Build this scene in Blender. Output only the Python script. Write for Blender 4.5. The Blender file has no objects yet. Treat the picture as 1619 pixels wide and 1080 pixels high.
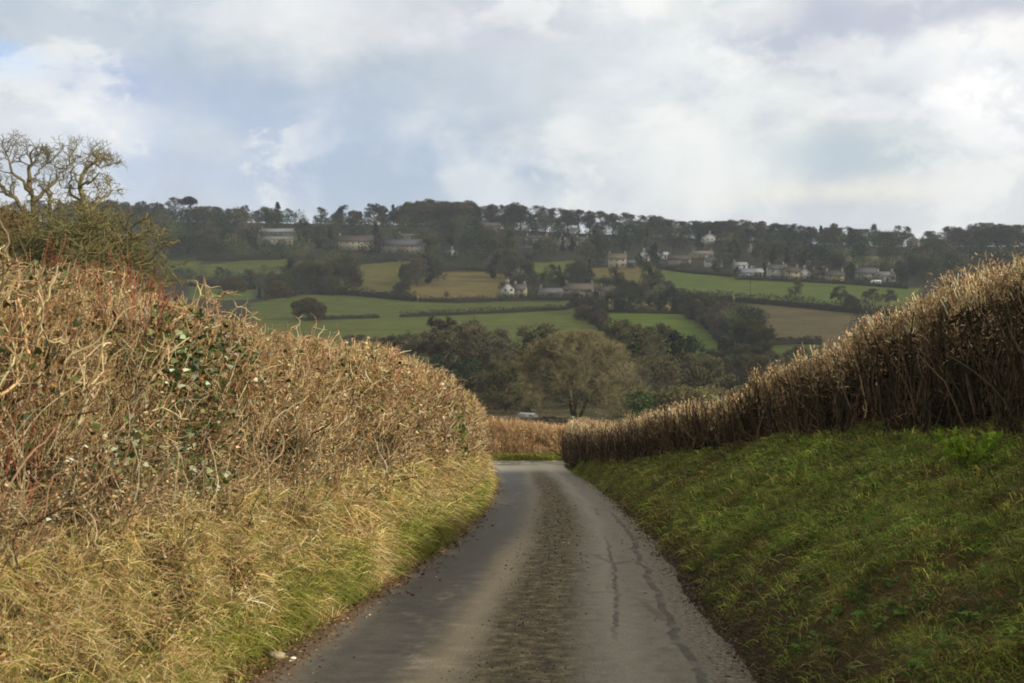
import bpy, math, random
import numpy as np
from math import radians as R_, sin, cos, tan, pi
from mathutils import Vector, Matrix

# ------------------------------------------------------------------ camera, light, exposure
SC = bpy.context.scene
F = 1850.0; CX = 809.5; CY = 540.0; EYE = 430.0          # calibration in photograph pixels
PITCH = math.atan((CY - EYE) / F)
cd = bpy.data.cameras.new('camera'); cam = bpy.data.objects.new('camera', cd)
SC.collection.objects.link(cam); SC.camera = cam
cd.sensor_width = 36.0; cd.lens = F / 1619.0 * 36.0
cam.location = (0, 0, 0); cam.rotation_euler = (pi / 2 - PITCH, 0, 0)
cd.clip_start = 0.05; cd.clip_end = 20000
cd.dof.use_dof = True; cd.dof.focus_distance = 13.0; cd.dof.aperture_fstop = 5.6

SUN_EL = R_(27); SUN_AZ = R_(-22)        # azimuth measured from +x, negative = behind the camera
SUN_DIR = Vector((cos(SUN_EL) * cos(SUN_AZ), cos(SUN_EL) * sin(SUN_AZ), sin(SUN_EL)))
sd = bpy.data.lights.new('sun', 'SUN'); sun = bpy.data.objects.new('sun', sd)
SC.collection.objects.link(sun)
sd.energy = 5.0; sd.angle = R_(0.6); sd.color = (1.0, 0.92, 0.80)
sun.rotation_euler = SUN_DIR.to_track_quat('Z', 'Y').to_euler(); sun.location = (60, -20, 60)

SC.view_settings.view_transform = 'Standard'; SC.view_settings.look = 'None'
SC.view_settings.gamma = 1; SC.view_settings.use_curve_mapping = False
SC.view_settings.exposure = 0.12
SC.render.engine = 'CYCLES'
SC.cycles.filter_width = 1.9
SC.cycles.max_bounces = 5; SC.cycles.diffuse_bounces = 3; SC.cycles.volume_bounces = 1
SC.cycles.transparent_max_bounces = 6
SC.render.film_transparent = False

def pdir(px, py):
    a = (px - CX) / F; b = -(py - CY) / F
    c, s = cos(PITCH), sin(PITCH)
    return np.array([a, c + b * s, -s + b * c])

class NT:
    def __init__(s, tree): s.t = tree; s.n = tree.nodes; s.l = tree.links
    def a(s, typ, **k):
        n = s.n.new(typ)
        for q, v in k.items():
            if q == 'inp':
                for i, x in v.items():
                    if isinstance(x, bpy.types.NodeSocket): s.l.new(x, n.inputs[i])
                    else: n.inputs[i].default_value = x
            else: setattr(n, q, v)
        return n
    def m(s, op, a, b=None, c=None, clamp=False):
        inp = {0: a}
        if b is not None: inp[1] = b
        if c is not None: inp[2] = c
        n = s.a('ShaderNodeMath', operation=op, inp=inp); n.use_clamp = clamp
        return n.outputs[0]
    def noise(s, vec, scale, detail=4, rough=.55, dist=0.0, typ='FBM'):
        n = s.a('ShaderNodeTexNoise', inp={'Vector': vec, 'Scale': scale, 'Detail': detail, 'Roughness': rough, 'Distortion': dist})
        return n.outputs['Fac']
    def ramp(s, fac, stops, interp='LINEAR'):
        n = s.a('ShaderNodeValToRGB', inp={0: fac}); cr = n.color_ramp; cr.interpolation = interp
        while len(cr.elements) < len(stops): cr.elements.new(0.5)
        for e, (p, c) in zip(cr.elements, stops):
            e.position = p
            e.color = (c[0], c[1], c[2], 1) if isinstance(c, (tuple, list)) else (c, c, c, 1)
        return n.outputs[0]
    def mix(s, f, a, b, blend='MIX'):
        n = s.a('ShaderNodeMix', data_type='RGBA', blend_type=blend)
        for i, x in ((0, f), (6, a), (7, b)):
            if isinstance(x, bpy.types.NodeSocket): s.l.new(x, n.inputs[i])
            else: n.inputs[i].default_value = (x if i == 0 else (x[0], x[1], x[2], 1))
        return n.outputs[2]
    def sm(s, x, lo, hi):
        n = s.a('ShaderNodeMapRange', interpolation_type='SMOOTHSTEP', inp={0: x, 1: lo, 2: hi, 3: 0.0, 4: 1.0})
        return n.outputs[0]

def srgb(r, g, b):
    f = lambda c: (c / 255 / 12.92) if c / 255 <= .04045 else ((c / 255 + .055) / 1.055) ** 2.4
    return (f(r), f(g), f(b))

# ------------------------------------------------------------------ world: Nishita sky behind broken cloud
W = bpy.data.worlds.new('World'); SC.world = W; W.use_nodes = True
w = NT(W.node_tree); w.n.clear()
WS = 0.1
sky = w.a('ShaderNodeTexSky', sky_type='NISHITA', sun_disc=False, sun_elevation=SUN_EL,
          sun_rotation=pi / 2 - SUN_AZ, altitude=80)
tc = w.a('ShaderNodeTexCoord').outputs['Generated']
sep = w.a('ShaderNodeSeparateXYZ', inp={0: tc}); X, Y, Z = sep.outputs
# cloud coordinates: flattened towards the horizon
zz = w.m('ADD', w.m('MAXIMUM', Z, 0.0), 0.22)
cxy = w.a('ShaderNodeCombineXYZ', inp={0: w.m('DIVIDE', X, zz), 1: w.m('DIVIDE', Y, zz), 2: w.m('MULTIPLY', Z, 6.0)}).outputs[0]
st = w.a('ShaderNodeMapping', vector_type='POINT', inp={0: tc, 'Scale': (1.0, 1.0, 1.5)}).outputs[0]
n1 = w.noise(st, 3.1, 9, .56, .35)
n2 = w.noise(cxy, 1.15, 8, .58, .5)
n3 = w.noise(st, 9.0, 8, .6, .6)
side = w.m('ADD', w.m('MULTIPLY', X, 0.9), 0.46, clamp=True)     # brighter towards the sun side
def sl(c, k=1.0): return tuple(v * k / WS for v in srgb(*c))
blue = sl((150, 178, 222)); slate = sl((178, 190, 205)); grey = sl((206, 213, 220)); pale = sl((228, 232, 231)); white = sl((252, 252, 250), 1.03)
f1 = w.m('ADD', w.m('MULTIPLY', n1, .9), w.m('ADD', w.m('MULTIPLY', n2, .1), w.m('MULTIPLY', w.m('SUBTRACT', n3, .5), .22)))
f1 = w.m('ADD', f1, w.m('ADD', w.m('MULTIPLY', w.m('SUBTRACT', side, .45), .22), .05))
base = w.ramp(f1, [(.36, slate), (.45, sl((190, 202, 214))), (.52, grey), (.60, pale), (.70, sl((243, 243, 240)))])
skyc = w.mix(0.35, base, sky.outputs[0])
cl = base
def blob(px, py, rx, ry, rough_=.35, scale=14):
    d = pdir(px, py); d = d / np.linalg.norm(d)
    az = math.atan2(d[0], d[1]); el = math.asin(d[2])
    A = w.m('ARCTAN2', X, Y); E = w.m('ARCSINE', Z)
    da = w.m('DIVIDE', w.m('SUBTRACT', A, float(az)), rx / F); de = w.m('DIVIDE', w.m('SUBTRACT', E, float(el)), ry / F)
    r = w.m('SQRT', w.m('ADD', w.m('MULTIPLY', da, da), w.m('MULTIPLY', de, de)))
    nn = w.noise(st, scale, 8, .62, .3)
    n5 = w.noise(st, 46, 6, .6, .2)
    return w.m('ADD', r, w.m('ADD', w.m('MULTIPLY', w.m('SUBTRACT', nn, .5), rough_ * 6.5), w.m('MULTIPLY', w.m('SUBTRACT', n5, .5), rough_ * 1.2)))
def inside(r, soft=.35): return w.sm(r, 1.0 + soft, 1.0 - soft)
# bluish gaps, darker cloud bellies and bright cumulus heads
for px, py, rx, ry, col, amt, soft, rgh in [
    (20, 100, 60, 26, (172, 205, 246), .9, .5, .25),
    (165, 130, 75, 32, (164, 180, 216), .8, .7, .25),
    (330, 175, 210, 55, (168, 184, 214), .7, .8, .3),
    (560, 220, 260, 60, (172, 189, 210), .55, .8, .3),
    (400, 275, 330, 50, (172, 190, 218), .7, .8, .25),
    (760, 285, 170, 45, (176, 195, 214), .7, .8, .25),
    (800, 35, 190, 46, (190, 194, 208), .85, .6, .3),
    (500, 30, 190, 45, (232, 233, 234), .7, .7, .3),
    (80, 200, 110, 40, (224, 228, 234), .75, .7, .3),
    (310, 215, 50, 28, (204, 216, 226), .7, .7, .2),
    (1000, 90, 220, 70, (226, 232, 235), .6, .8, .3),
    (1270, 62, 125, 48, (192, 197, 211), .92, .5, .3),
    (1500, 16, 170, 24, (188, 192, 208), .85, .6, .3),
    (1390, 240, 150, 26, (198, 212, 219), .92, .6, .25),
    (1500, 100, 110, 30, (226, 230, 238), .7, .6, .3),
    (1190, 20, 60, 30, (248, 247, 244), .7, .6, .3),
    (1590, 50, 80, 26, (250, 249, 246), .8, .6, .3),
    (1530, 162, 95, 36, (255, 255, 253), 1.0, .35, .42),
    (1390, 172, 64, 22, (252, 252, 250), .85, .45, .42),
    (1600, 215, 90, 22, (247, 248, 249), .9, .5, .3),
    (1290, 305, 160, 16, (248, 246, 232), .8, .8, .3),
    (1080, 260, 120, 40, (234, 239, 238), .7, .8, .3)]:
    cl = w.mix(w.m('MULTIPLY', inside(blob(px, py, rx, ry, rgh), soft), amt), cl, sl(col))
# small scale mottling of the cloud deck
cl = w.mix(1.0, cl, w.ramp(w.noise(st, 6.0, 7, .5, .2), [(.32, .93), (.5, 1.0), (.68, 1.06)]), 'MULTIPLY')
ridg = w.noise(st, 5.2, 8, .52, .25)
cl = w.mix(w.m('MULTIPLY', w.sm(ridg, .50, .66), .5), cl, sl((244, 245, 243)))
cl = w.mix(w.m('MULTIPLY', w.sm(ridg, .47, .34), .35), cl, sl((186, 197, 214)))
bil = w.noise(st, 9.0, 10, .62, .25)
cl = w.mix(w.m('MULTIPLY', w.m('MULTIPLY', w.sm(bil, .50, .60), w.sm(n1, .38, .56)), .55), cl, sl((250, 250, 246)))
cl = w.mix(w.m('MULTIPLY', w.m('MULTIPLY', w.sm(bil, .49, .38), w.sm(n1, .36, .55)), .34), cl, sl((186, 194, 206)))
cover = w.m('SUBTRACT', 1.0, w.m('MULTIPLY', w.sm(f1, .46, .38), .35))
col = w.mix(cover, w.mix(.7, sky.outputs[0], cl), cl)
col = w.mix(w.m('MULTIPLY', w.sm(Z, .26, .6), .85), col, sl((220, 216, 206)))
below = w.sm(Z, -.02, -.2)
col = w.mix(below, col, sl((120, 120, 105)))
bg = w.a('ShaderNodeBackground', inp={0: col, 1: WS})
wo = w.a('ShaderNodeOutputWorld', inp={0: bg.outputs[0]})

# ------------------------------------------------------------------ numpy helpers
def _h(ix, iy, iz, seed):
    n = (ix.astype(np.int64) * 374761393 + iy.astype(np.int64) * 668265263 + iz.astype(np.int64) * 2147483647 + seed * 144665) & 0x7fffffff
    n = ((n ^ (n >> 13)) * 1274126177) & 0x7fffffff
    n = ((n ^ (n >> 16)) * 60493) & 0x7fffffff
    return (n & 0xffff) / 65535.0
def vnoise(x, y, z=0.0, seed=0):
    x, y, z = np.broadcast_arrays(np.asarray(x, float), np.asarray(y, float), np.asarray(z, float))
    ix, iy, iz = np.floor(x), np.floor(y), np.floor(z)
    fx, fy, fz = x - ix, y - iy, z - iz
    fx, fy, fz = [f * f * (3 - 2 * f) for f in (fx, fy, fz)]
    r = 0
    for a in (0, 1):
        for b in (0, 1):
            for c in (0, 1):
                r = r + _h(ix + a, iy + b, iz + c, seed) * (fx if a else 1 - fx) * (fy if b else 1 - fy) * (fz if c else 1 - fz)
    return r
def fbm(x, y, z=0.0, seed=0, oct=4):
    r = 0; a = .5; s = 1.0
    for o in range(oct):
        r = r + a * vnoise(np.asarray(x) * s, np.asarray(y) * s, np.asarray(z) * s, seed + o * 7); a *= .5; s *= 2.03
    return r / (1 - .5 ** oct)
def sstep(x, a, b):
    t = np.clip((np.asarray(x, float) - a) / (b - a), 0, 1); return t * t * (3 - 2 * t)
def smooth_interp(pts, sig):
    xs = np.array([p[0] for p in pts], float); ys = np.array([p[1] for p in pts], float)
    g = np.arange(xs[0], xs[-1] + 1e-6, sig / 4); v = np.interp(g, xs, ys)
    k = np.exp(-.5 * (np.arange(-12, 13) / 4.0) ** 2); k /= k.sum()
    # linear extension keeps the ends straight
    lo = v[0] + (v[1] - v[0]) * np.arange(-12, 0); hi = v[-1] + (v[-1] - v[-2]) * np.arange(1, 13)
    v = np.convolve(np.concatenate([lo, v, hi]), k, 'valid')
    return lambda x: np.interp(x, g, v)

COL = SC.collection
def link(o, parent=None):
    COL.objects.link(o)
    if parent is not None: o.parent = parent
    return o
def mk(name, V, faces, mat, parent=None, col=None, smooth=False, uv=None, at=None):
    """faces: list of (n,k) index arrays."""
    V = np.ascontiguousarray(V, np.float32)
    if at is not None: V = V - np.asarray(at, np.float32)
    me = bpy.data.meshes.new(name)
    me.vertices.add(len(V)); me.vertices.foreach_set('co', V.ravel())
    faces = [np.asarray(f, np.int32) for f in faces if len(f)]
    loops = np.concatenate([f.ravel() for f in faces])
    tot = np.concatenate([np.full(len(f), f.shape[1], np.int32) for f in faces])
    st_ = np.concatenate([[0], np.cumsum(tot)[:-1]]).astype(np.int32)
    me.loops.add(len(loops)); me.loops.foreach_set('vertex_index', loops)
    me.polygons.add(len(tot)); me.polygons.foreach_set('loop_start', st_)
    me.polygons.foreach_set('loop_total', tot)
    if smooth: me.polygons.foreach_set('use_smooth', np.ones(len(tot), bool))
    if col is not None:
        c = np.ones((len(V), 4), np.float32); c[:, :3] = col
        at_ = me.color_attributes.new('tint', 'FLOAT_COLOR', 'POINT'); at_.data.foreach_set('color', c.ravel())
    if uv is not None:
        l = me.uv_layers.new(name='UVMap'); l.data.foreach_set('uv', np.ascontiguousarray(uv[loops], np.float32).ravel())
    me.update(calc_edges=True)
    me.materials.append(mat)
    o = bpy.data.objects.new(name, me); link(o, parent)
    if at is not None and parent is None: o.location = at
    return o
def empty(name, loc=(0, 0, 0), rz=0):
    o = bpy.data.objects.new(name, None); o.empty_display_size = .2; link(o)
    o.location = loc; o.rotation_euler = (0, 0, rz); return o
def tag(o, label, cat, group=None, kind=None):
    if label: o['label'] = label
    if cat: o['category'] = cat
    if group: o['group'] = group
    if kind: o['kind'] = kind
    return o

def tubes(P, Rr, S):
    """P (N,K,3), Rr (N,K) -> verts, quads (+ tip left open)"""
    N, K, _ = P.shape
    T = np.gradient(P, axis=1); T /= np.linalg.norm(T, axis=2, keepdims=True) + 1e-9
    ref = np.where(np.abs(T[:, :, 2:3]) < .8, np.array([0, 0, 1.0]), np.array([1.0, 0, 0]))
    ref = np.repeat(ref[:, :1], K, axis=1)
    A = np.cross(T, ref); A /= np.linalg.norm(A, axis=2, keepdims=True) + 1e-9
    B = np.cross(T, A)
    th = np.arange(S) * 2 * pi / S
    V = P[:, :, None, :] + Rr[:, :, None, None] * (np.cos(th)[:, None] * A[:, :, None, :] + np.sin(th)[:, None] * B[:, :, None, :])
    V = V.reshape(-1, 3)
    n = np.arange(N)[:, None, None] * K * S; k = np.arange(K - 1)[None, :, None] * S; s = np.arange(S)[None, None, :]
    s2 = (s + 1) % S
    q = np.stack([n + k + s, n + k + s2, n + k + S + s2, n + k + S + s], -1).reshape(-1, 4)
    return V, q
class Soup:
    def __init__(s): s.V = []; s.F = {}; s.C = []; s.n = 0
    def add(s, V, Fs, C=None):
        for f in (Fs if isinstance(Fs, list) else [Fs]): s.F.setdefault(f.shape[1], []).append(f + s.n)
        s.V.append(V); s.n += len(V)
        if C is None: C = np.ones((len(V), 3)) * .5
        C = np.asarray(C, float)
        if C.ndim == 1: C = np.tile(C, (len(V), 1))
        s.C.append(C)
    def tubes(s, P, Rr, S, C=None):
        V, q = tubes(P, Rr, S)
        if C is not None and np.ndim(C) == 2: C = np.repeat(C, P.shape[1] * S, axis=0)
        s.add(V, q, C)
    def box(s, c, d, C=None, rz=0.0, M=None):
        d = np.array(d) / 2.0
        v = np.array([[x, y, z] for x in (-1, 1) for y in (-1, 1) for z in (-1, 1)], float) * d
        if rz: v = v @ np.array([[cos(rz), sin(rz), 0], [-sin(rz), cos(rz), 0], [0, 0, 1]])
        v = v + np.array(c)
        f = np.array([[0, 1, 3, 2], [4, 6, 7, 5], [0, 4, 5, 1], [2, 3, 7, 6], [0, 2, 6, 4], [1, 5, 7, 3]])
        s.add(v, f, C)
    def obj(s, name, mat, parent=None, smooth=False, at=None):
        return mk(name, np.concatenate(s.V), [np.concatenate(f) for f in s.F.values()], mat, parent, np.concatenate(s.C), smooth, at=at)
def unit(v): return v / (np.linalg.norm(v, axis=-1, keepdims=True) + 1e-9)
def polyline(rng, P0, D, L, K, gnarl, up=0.0):
    """grow N curved lines from P0 along D"""
    N = len(P0); P = np.zeros((N, K, 3)); P[:, 0] = P0; D = unit(D).copy(); st = (L / (K - 1))[:, None]
    for k in range(1, K):
        D = unit(D + rng.normal(0, gnarl, (N, 3)) + np.array([0, 0, up]))
        P[:, k] = P[:, k - 1] + D * st
    return P
def blades(rng, P0, D, L, Wd, bend, C):
    """grass blades / leaves: 5 verts each"""
    N = len(P0); D = unit(D); side = unit(np.cross(D, rng.normal(0, 1, (N, 3))))
    sag = unit(D * np.array([1, 1, 0]) + rng.normal(0, .25, (N, 3)) * np.array([1, 1, 0]))
    m = P0 + D * L[:, None] * .55
    t = P0 + D * L[:, None] * (1 - bend[:, None] * .3) + (sag * .6 + np.array([0, 0, -.55])) * (L * bend)[:, None]
    w2 = side * Wd[:, None] / 2
    V = np.stack([P0 - w2, P0 + w2, m + w2 * .8, m - w2 * .8, t], 1).reshape(-1, 3)
    i = np.arange(N)[:, None] * 5
    q = i + np.array([[0, 1, 2, 3]]); tr = i + np.array([[3, 2, 4]])
    return V, [q, tr], np.repeat(C, 5, axis=0)
def pick(rng, cols, wts, n, jit=.15):
    c = np.array([srgb(*k) if max(k) > 1 else k for k in cols]); wts = np.array(wts, float); wts /= wts.sum()
    r = c[rng.choice(len(cols), n, p=wts)]
    return np.clip(r * np.exp(rng.normal(0, jit, (n, 1))) * np.exp(rng.normal(0, jit * .3, (n, 3))), 0.003, .85)

# ------------------------------------------------------------------ materials
def mat_tint(name, rough=.85, spec=.25, nscale=0.0, namt=.3, trans=0.0, objrand=0.0, mult=1.0):
    m = bpy.data.materials.new(name); m.use_nodes = True; t = NT(m.node_tree)
    b = m.node_tree.nodes['Principled BSDF']
    c = t.a('ShaderNodeAttribute', attribute_name='tint').outputs['Color']
    if nscale:
        nn = t.noise(t.a('ShaderNodeTexCoord').outputs['Object'], nscale, 5, .6)
        c = t.mix(1.0, c, t.ramp(nn, [(.25, 1 - namt), (.75, 1 + namt)]), 'MULTIPLY')
    if objrand:
        r = t.a('ShaderNodeObjectInfo').outputs['Random']
        k = t.ramp(r, [(0, (1 - objrand, 1 - objrand * .9, 1 - objrand)), (.35, (1.0, 1.02, .92)), (.7, (1 + objrand * .8, 1 + objrand * .65, 1 + objrand * .4)), (1, (1.0, .97, 1.08))])
        c = t.mix(1.0, c, k, 'MULTIPLY')
    t.l.new(c, b.inputs['Base Color'])
    b.inputs['Roughness'].default_value = rough; b.inputs['Specular IOR Level'].default_value = spec
    if trans:
        tr = t.a('ShaderNodeBsdfTranslucent', inp={0: c}); mx = t.a('ShaderNodeMixShader', inp={0: trans, 1: b.outputs[0], 2: tr.outputs[0]})
        t.l.new(mx.outputs[0], m.node_tree.nodes['Material Output'].inputs[0])
    return m
M_TWIG = mat_tint('twig_bark', .8, .2)
M_STEM = mat_tint('stem_bark', .85, .2, 30, .35)
M_GRASS = mat_tint('grass_blades', .7, .25, trans=.3)
M_LEAF = mat_tint('leaf', .45, .4, trans=.2)
M_CORE = mat_tint('hedge_interior', .95, .1, 9, .5)
M_BARK = mat_tint('tree_bark', .9, .15, 3, .3)
M_CROWN = mat_tint('tree_twigs', .9, .1, objrand=.22)
M_EVER = mat_tint('evergreen_foliage', .8, .15, objrand=.22)
M_STONE = mat_tint('stone', .9, .2, 18, .3)
M_WALL = mat_tint('house_wall', .9, .2, .8, .12)
M_ROOF = mat_tint('roof_tiles', .85, .2, 1.5, .2)
M_PAINT = mat_tint('painted_wood', .5, .4)
M_GLASS = mat_tint('window_glass', .1, .5)
M_CAR = mat_tint('car_paint', .3, .5)
M_RUBBER = mat_tint('rubber', .8, .3)

# ------------------------------------------------------------------ the lie of the land
xc_f = smooth_interp([(-30, -.6), (0, -.28), (7, -.08), (11, .17), (15, .47), (20, .70), (26, .85), (35, .95), (45, .88), (60, .7), (80, .7)], 2)
hw_f = smooth_interp([(-30, 1.6), (7, 1.55), (15, 1.4), (25, 1.4), (35, 1.5), (45, 1.6), (60, 1.7), (80, 1.7)], 2)
zr_f = smooth_interp([(-40, 2.6), (0, -1.5), (20, -4.31), (38, -6.84), (44, -7.62), (50, -8.48), (58, -9.32), (66, -9.95), (110, -15.0), (136, -18.0), (160, -20.4), (200, -23.6), (240, -25.2), (300, -24.2), (345, -23.2), (2700, -23.2)], 3)
RIDGE = lambda px: np.interp(px, [-900, 0, 160, 500, 700, 850, 1050, 1200, 1400, 1619, 2500], [352, 349, 348, 352, 356, 364, 374, 380, 390, 388, 384])
def far_z(x, y):
    px = CX + x / np.maximum(y, 50) * F
    ys = np.array([300, 345, 400, 460, 520, 580, 640, 700, 760]); yi = np.array([580, 553, 512, 484, 464, 444, 420, 398, 376])
    g = RIDGE(px)
    # smooth profile by averaging shifted samples
    z = 0
    for dy in (-24, -12, 0, 12, 24):
        yy = np.clip(y + dy, 300, 830)
        q = np.interp(yy, ys, yi); t = np.clip((yy - 640) / 190, 0, 1)
        q = np.where(yy > 640, 420 + (g - 420) * (1 - (1 - t) ** 1.35), q)
        z = z + (EYE - q) / F * yy / 5
    z = z - np.maximum(y - 850, 0) * .035
    return z
UR = smooth_interp([(-30, 4.6), (5, 4.7), (11, 4.6), (17, 4.1), (23, 3.3), (30, 2.65), (38, 1.95), (46, 1.6), (60, 1.6)], 2)    # hedge foot, lateral, from road centre
BR = smooth_interp([(-30, 1.55), (5, 1.5), (11, 1.6), (17, 1.55), (23, 1.22), (30, .9), (38, .65), (46, .4), (60, .3)], 2)      # bank rise there
def H(x, y):
    x = np.asarray(x, float); y = np.asarray(y, float); x, y = np.broadcast_arrays(x, y)
    u = x - xc_f(np.clip(y, -30, 80)); hw = hw_f(np.clip(y, -30, 80)); yc = np.clip(y, -30, 60)
    near = zr_f(np.clip(y, -40, 2700))
    uL = -u - hw
    left = .5 * sstep(uL, .15, 1.1) + .25 * sstep(uL, 1, 2.5) - .06 * sstep(uL, .0, .1) * (1 - sstep(uL, .1, .3))
    bnk = BR(yc); ur = UR(yc)
    t = np.clip((u - hw - .1) / np.maximum(ur - hw, .2), 0, 3)
    right = bnk * (np.where(t < 1, t ** .8, 1)) + .35 * sstep(t, 1, 2.5)
    right = right - .05 * sstep(u - hw, -.05, .05) * (1 - sstep(u - hw, .12, .3))
    cross = np.where(u < 0, left * (uL > 0), right * (u > hw))
    bump = (fbm(x * 2.1, y * 2.1, 0, 3) - .5) * .38 * sstep(np.abs(u) - hw, .1, .8)
    j = (1 - sstep(y, 44, 48.5))
    offs = (cross + bump) * j + (.25 * sstep(y, 54.2, 55.6) + (fbm(x * .15, y * .15, 0, 5) - .5) * 1.0 * sstep(y, 58, 90)) * (1 - j)
    # the right bank rolls on past the junction under its hedge
    offs = np.where((u > 2.0) & (y < 62), np.maximum(offs, (cross * .8) * (1 - sstep(y, 56, 62))), offs)
    offs = offs + 3.0 * sstep(np.abs(x), 60, 400) * (1 - sstep(y, 200, 340))
    zn = near + offs
    fz = far_z(x, y) + (fbm(x * .02, y * .02, 0, 9) - .5) * 2.0 * sstep(y, 340, 420)
    b = sstep(y, 250, 345)
    return zn * (1 - b) + fz * b
def proj(x, y, z):
    c, s = cos(PITCH), sin(PITCH)
    d = y * c - z * s; v = y * s + z * c
    return CX + x / d * F, CY - v / d * F
def at_y(px, yd, py=430):
    d = pdir(px, py); k = yd / d[1]; x = d[0] * k; return float(x), float(yd), float(H(x, yd))
def at(px, py, y0=62.0, y1=1000.0):
    d = pdir(px, py); t = np.arange(y0, y1, .75) / d[1]
    hz = H(d[0] * t, d[1] * t); hit = np.nonzero(d[2] * t < hz)[0]
    k = t[hit[0]] if len(hit) else t[np.argmin(d[2] * t - hz)]
    x, y = d[0] * k, d[1] * k
    return float(x), float(y), float(H(x, y))

# field patches: polygon in calibration pixels, own ground colour
FG = [([(395, 480), (480, 466), (560, 468), (640, 474), (740, 478), (900, 476), (905, 492), (700, 499), (500, 507), (400, 510)], (86, 104, 52)),
      ([(400, 508), (500, 507), (700, 499), (900, 492), (960, 500), (960, 575), (400, 575)], (92, 110, 55)),
      ([(952, 492), (1085, 492), (1125, 515), (1150, 552), (1150, 580), (940, 575)], (92, 120, 50)),
      ([(640, 462), (650, 444), (700, 430), (790, 430), (812, 446), (790, 470), (660, 472)], (118, 106, 62)),
      ([(540, 432), (570, 417), (650, 412), (652, 440), (640, 462), (560, 464), (540, 456)], (100, 106, 56)),
      ([(320, 420), (380, 412), (455, 409), (452, 432), (330, 440)], (86, 102, 46)),
      ([(470, 412), (540, 412), (530, 426), (470, 426)], (92, 98, 52)),
      ([(815, 418), (905, 412), (925, 440), (820, 440)], (92, 112, 50)),
      ([(925, 424), (1038, 420), (1038, 454), (930, 455)], (104, 106, 62)),
      ([(1036, 426), (1130, 436), (1300, 446), (1460, 456), (1430, 490), (1300, 484), (1150, 472), (1036, 462)], (90, 114, 52)),
      ([(1060, 470), (1150, 478), (1350, 492), (1330, 548), (1215, 545), (1200, 505), (1110, 490)], (104, 94, 66)),
      ([(1110, 556), (1190, 556), (1215, 600), (1110, 610)], (82, 104, 42)),
      ([(1205, 545), (1290, 548), (1260, 575), (1200, 575)], (86, 106, 50)),
      ([(300, 452), (405, 456), (400, 474), (300, 474)], (86, 110, 50)),
      ([(260, 412), (318, 412), (318, 440), (260, 440)], (86, 106, 42)),
      ([(930, 470), (1090, 478), (1090, 492), (930, 490)], (124, 116, 80)),
      ([(1340, 405), (1440, 405), (1450, 420), (1340, 420)], (106, 104, 74)),
      ([(590, 352), (700, 350), (700, 362), (590, 362)], (88, 100, 50)),
      ([(-900, 420), (-300, 416), (-100, 440), (-60, 480), (-900, 490)], (96, 104, 54)), ([(-900, 496), (-60, 488), (380, 512), (380, 570), (-900, 570)], (88, 108, 52)),
      ([(1470, 470), (2000, 450), (2600, 455), (2600, 500), (1460, 505)], (92, 110, 52)), ([(1360, 510), (2600, 508), (2600, 570), (1340, 570)], (98, 106, 58))]
def inpoly(px, py, poly):
    r = np.zeros(px.shape, bool); n = len(poly)
    for i in range(n):
        x1, y1 = poly[i]; x2, y2 = poly[(i + 1) % n]
        if y1 == y2: continue
        c = ((y1 > py) != (y2 > py)) & (px < (x2 - x1) * (py - y1) / (y2 - y1) + x1)
        r ^= c
    return r

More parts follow.
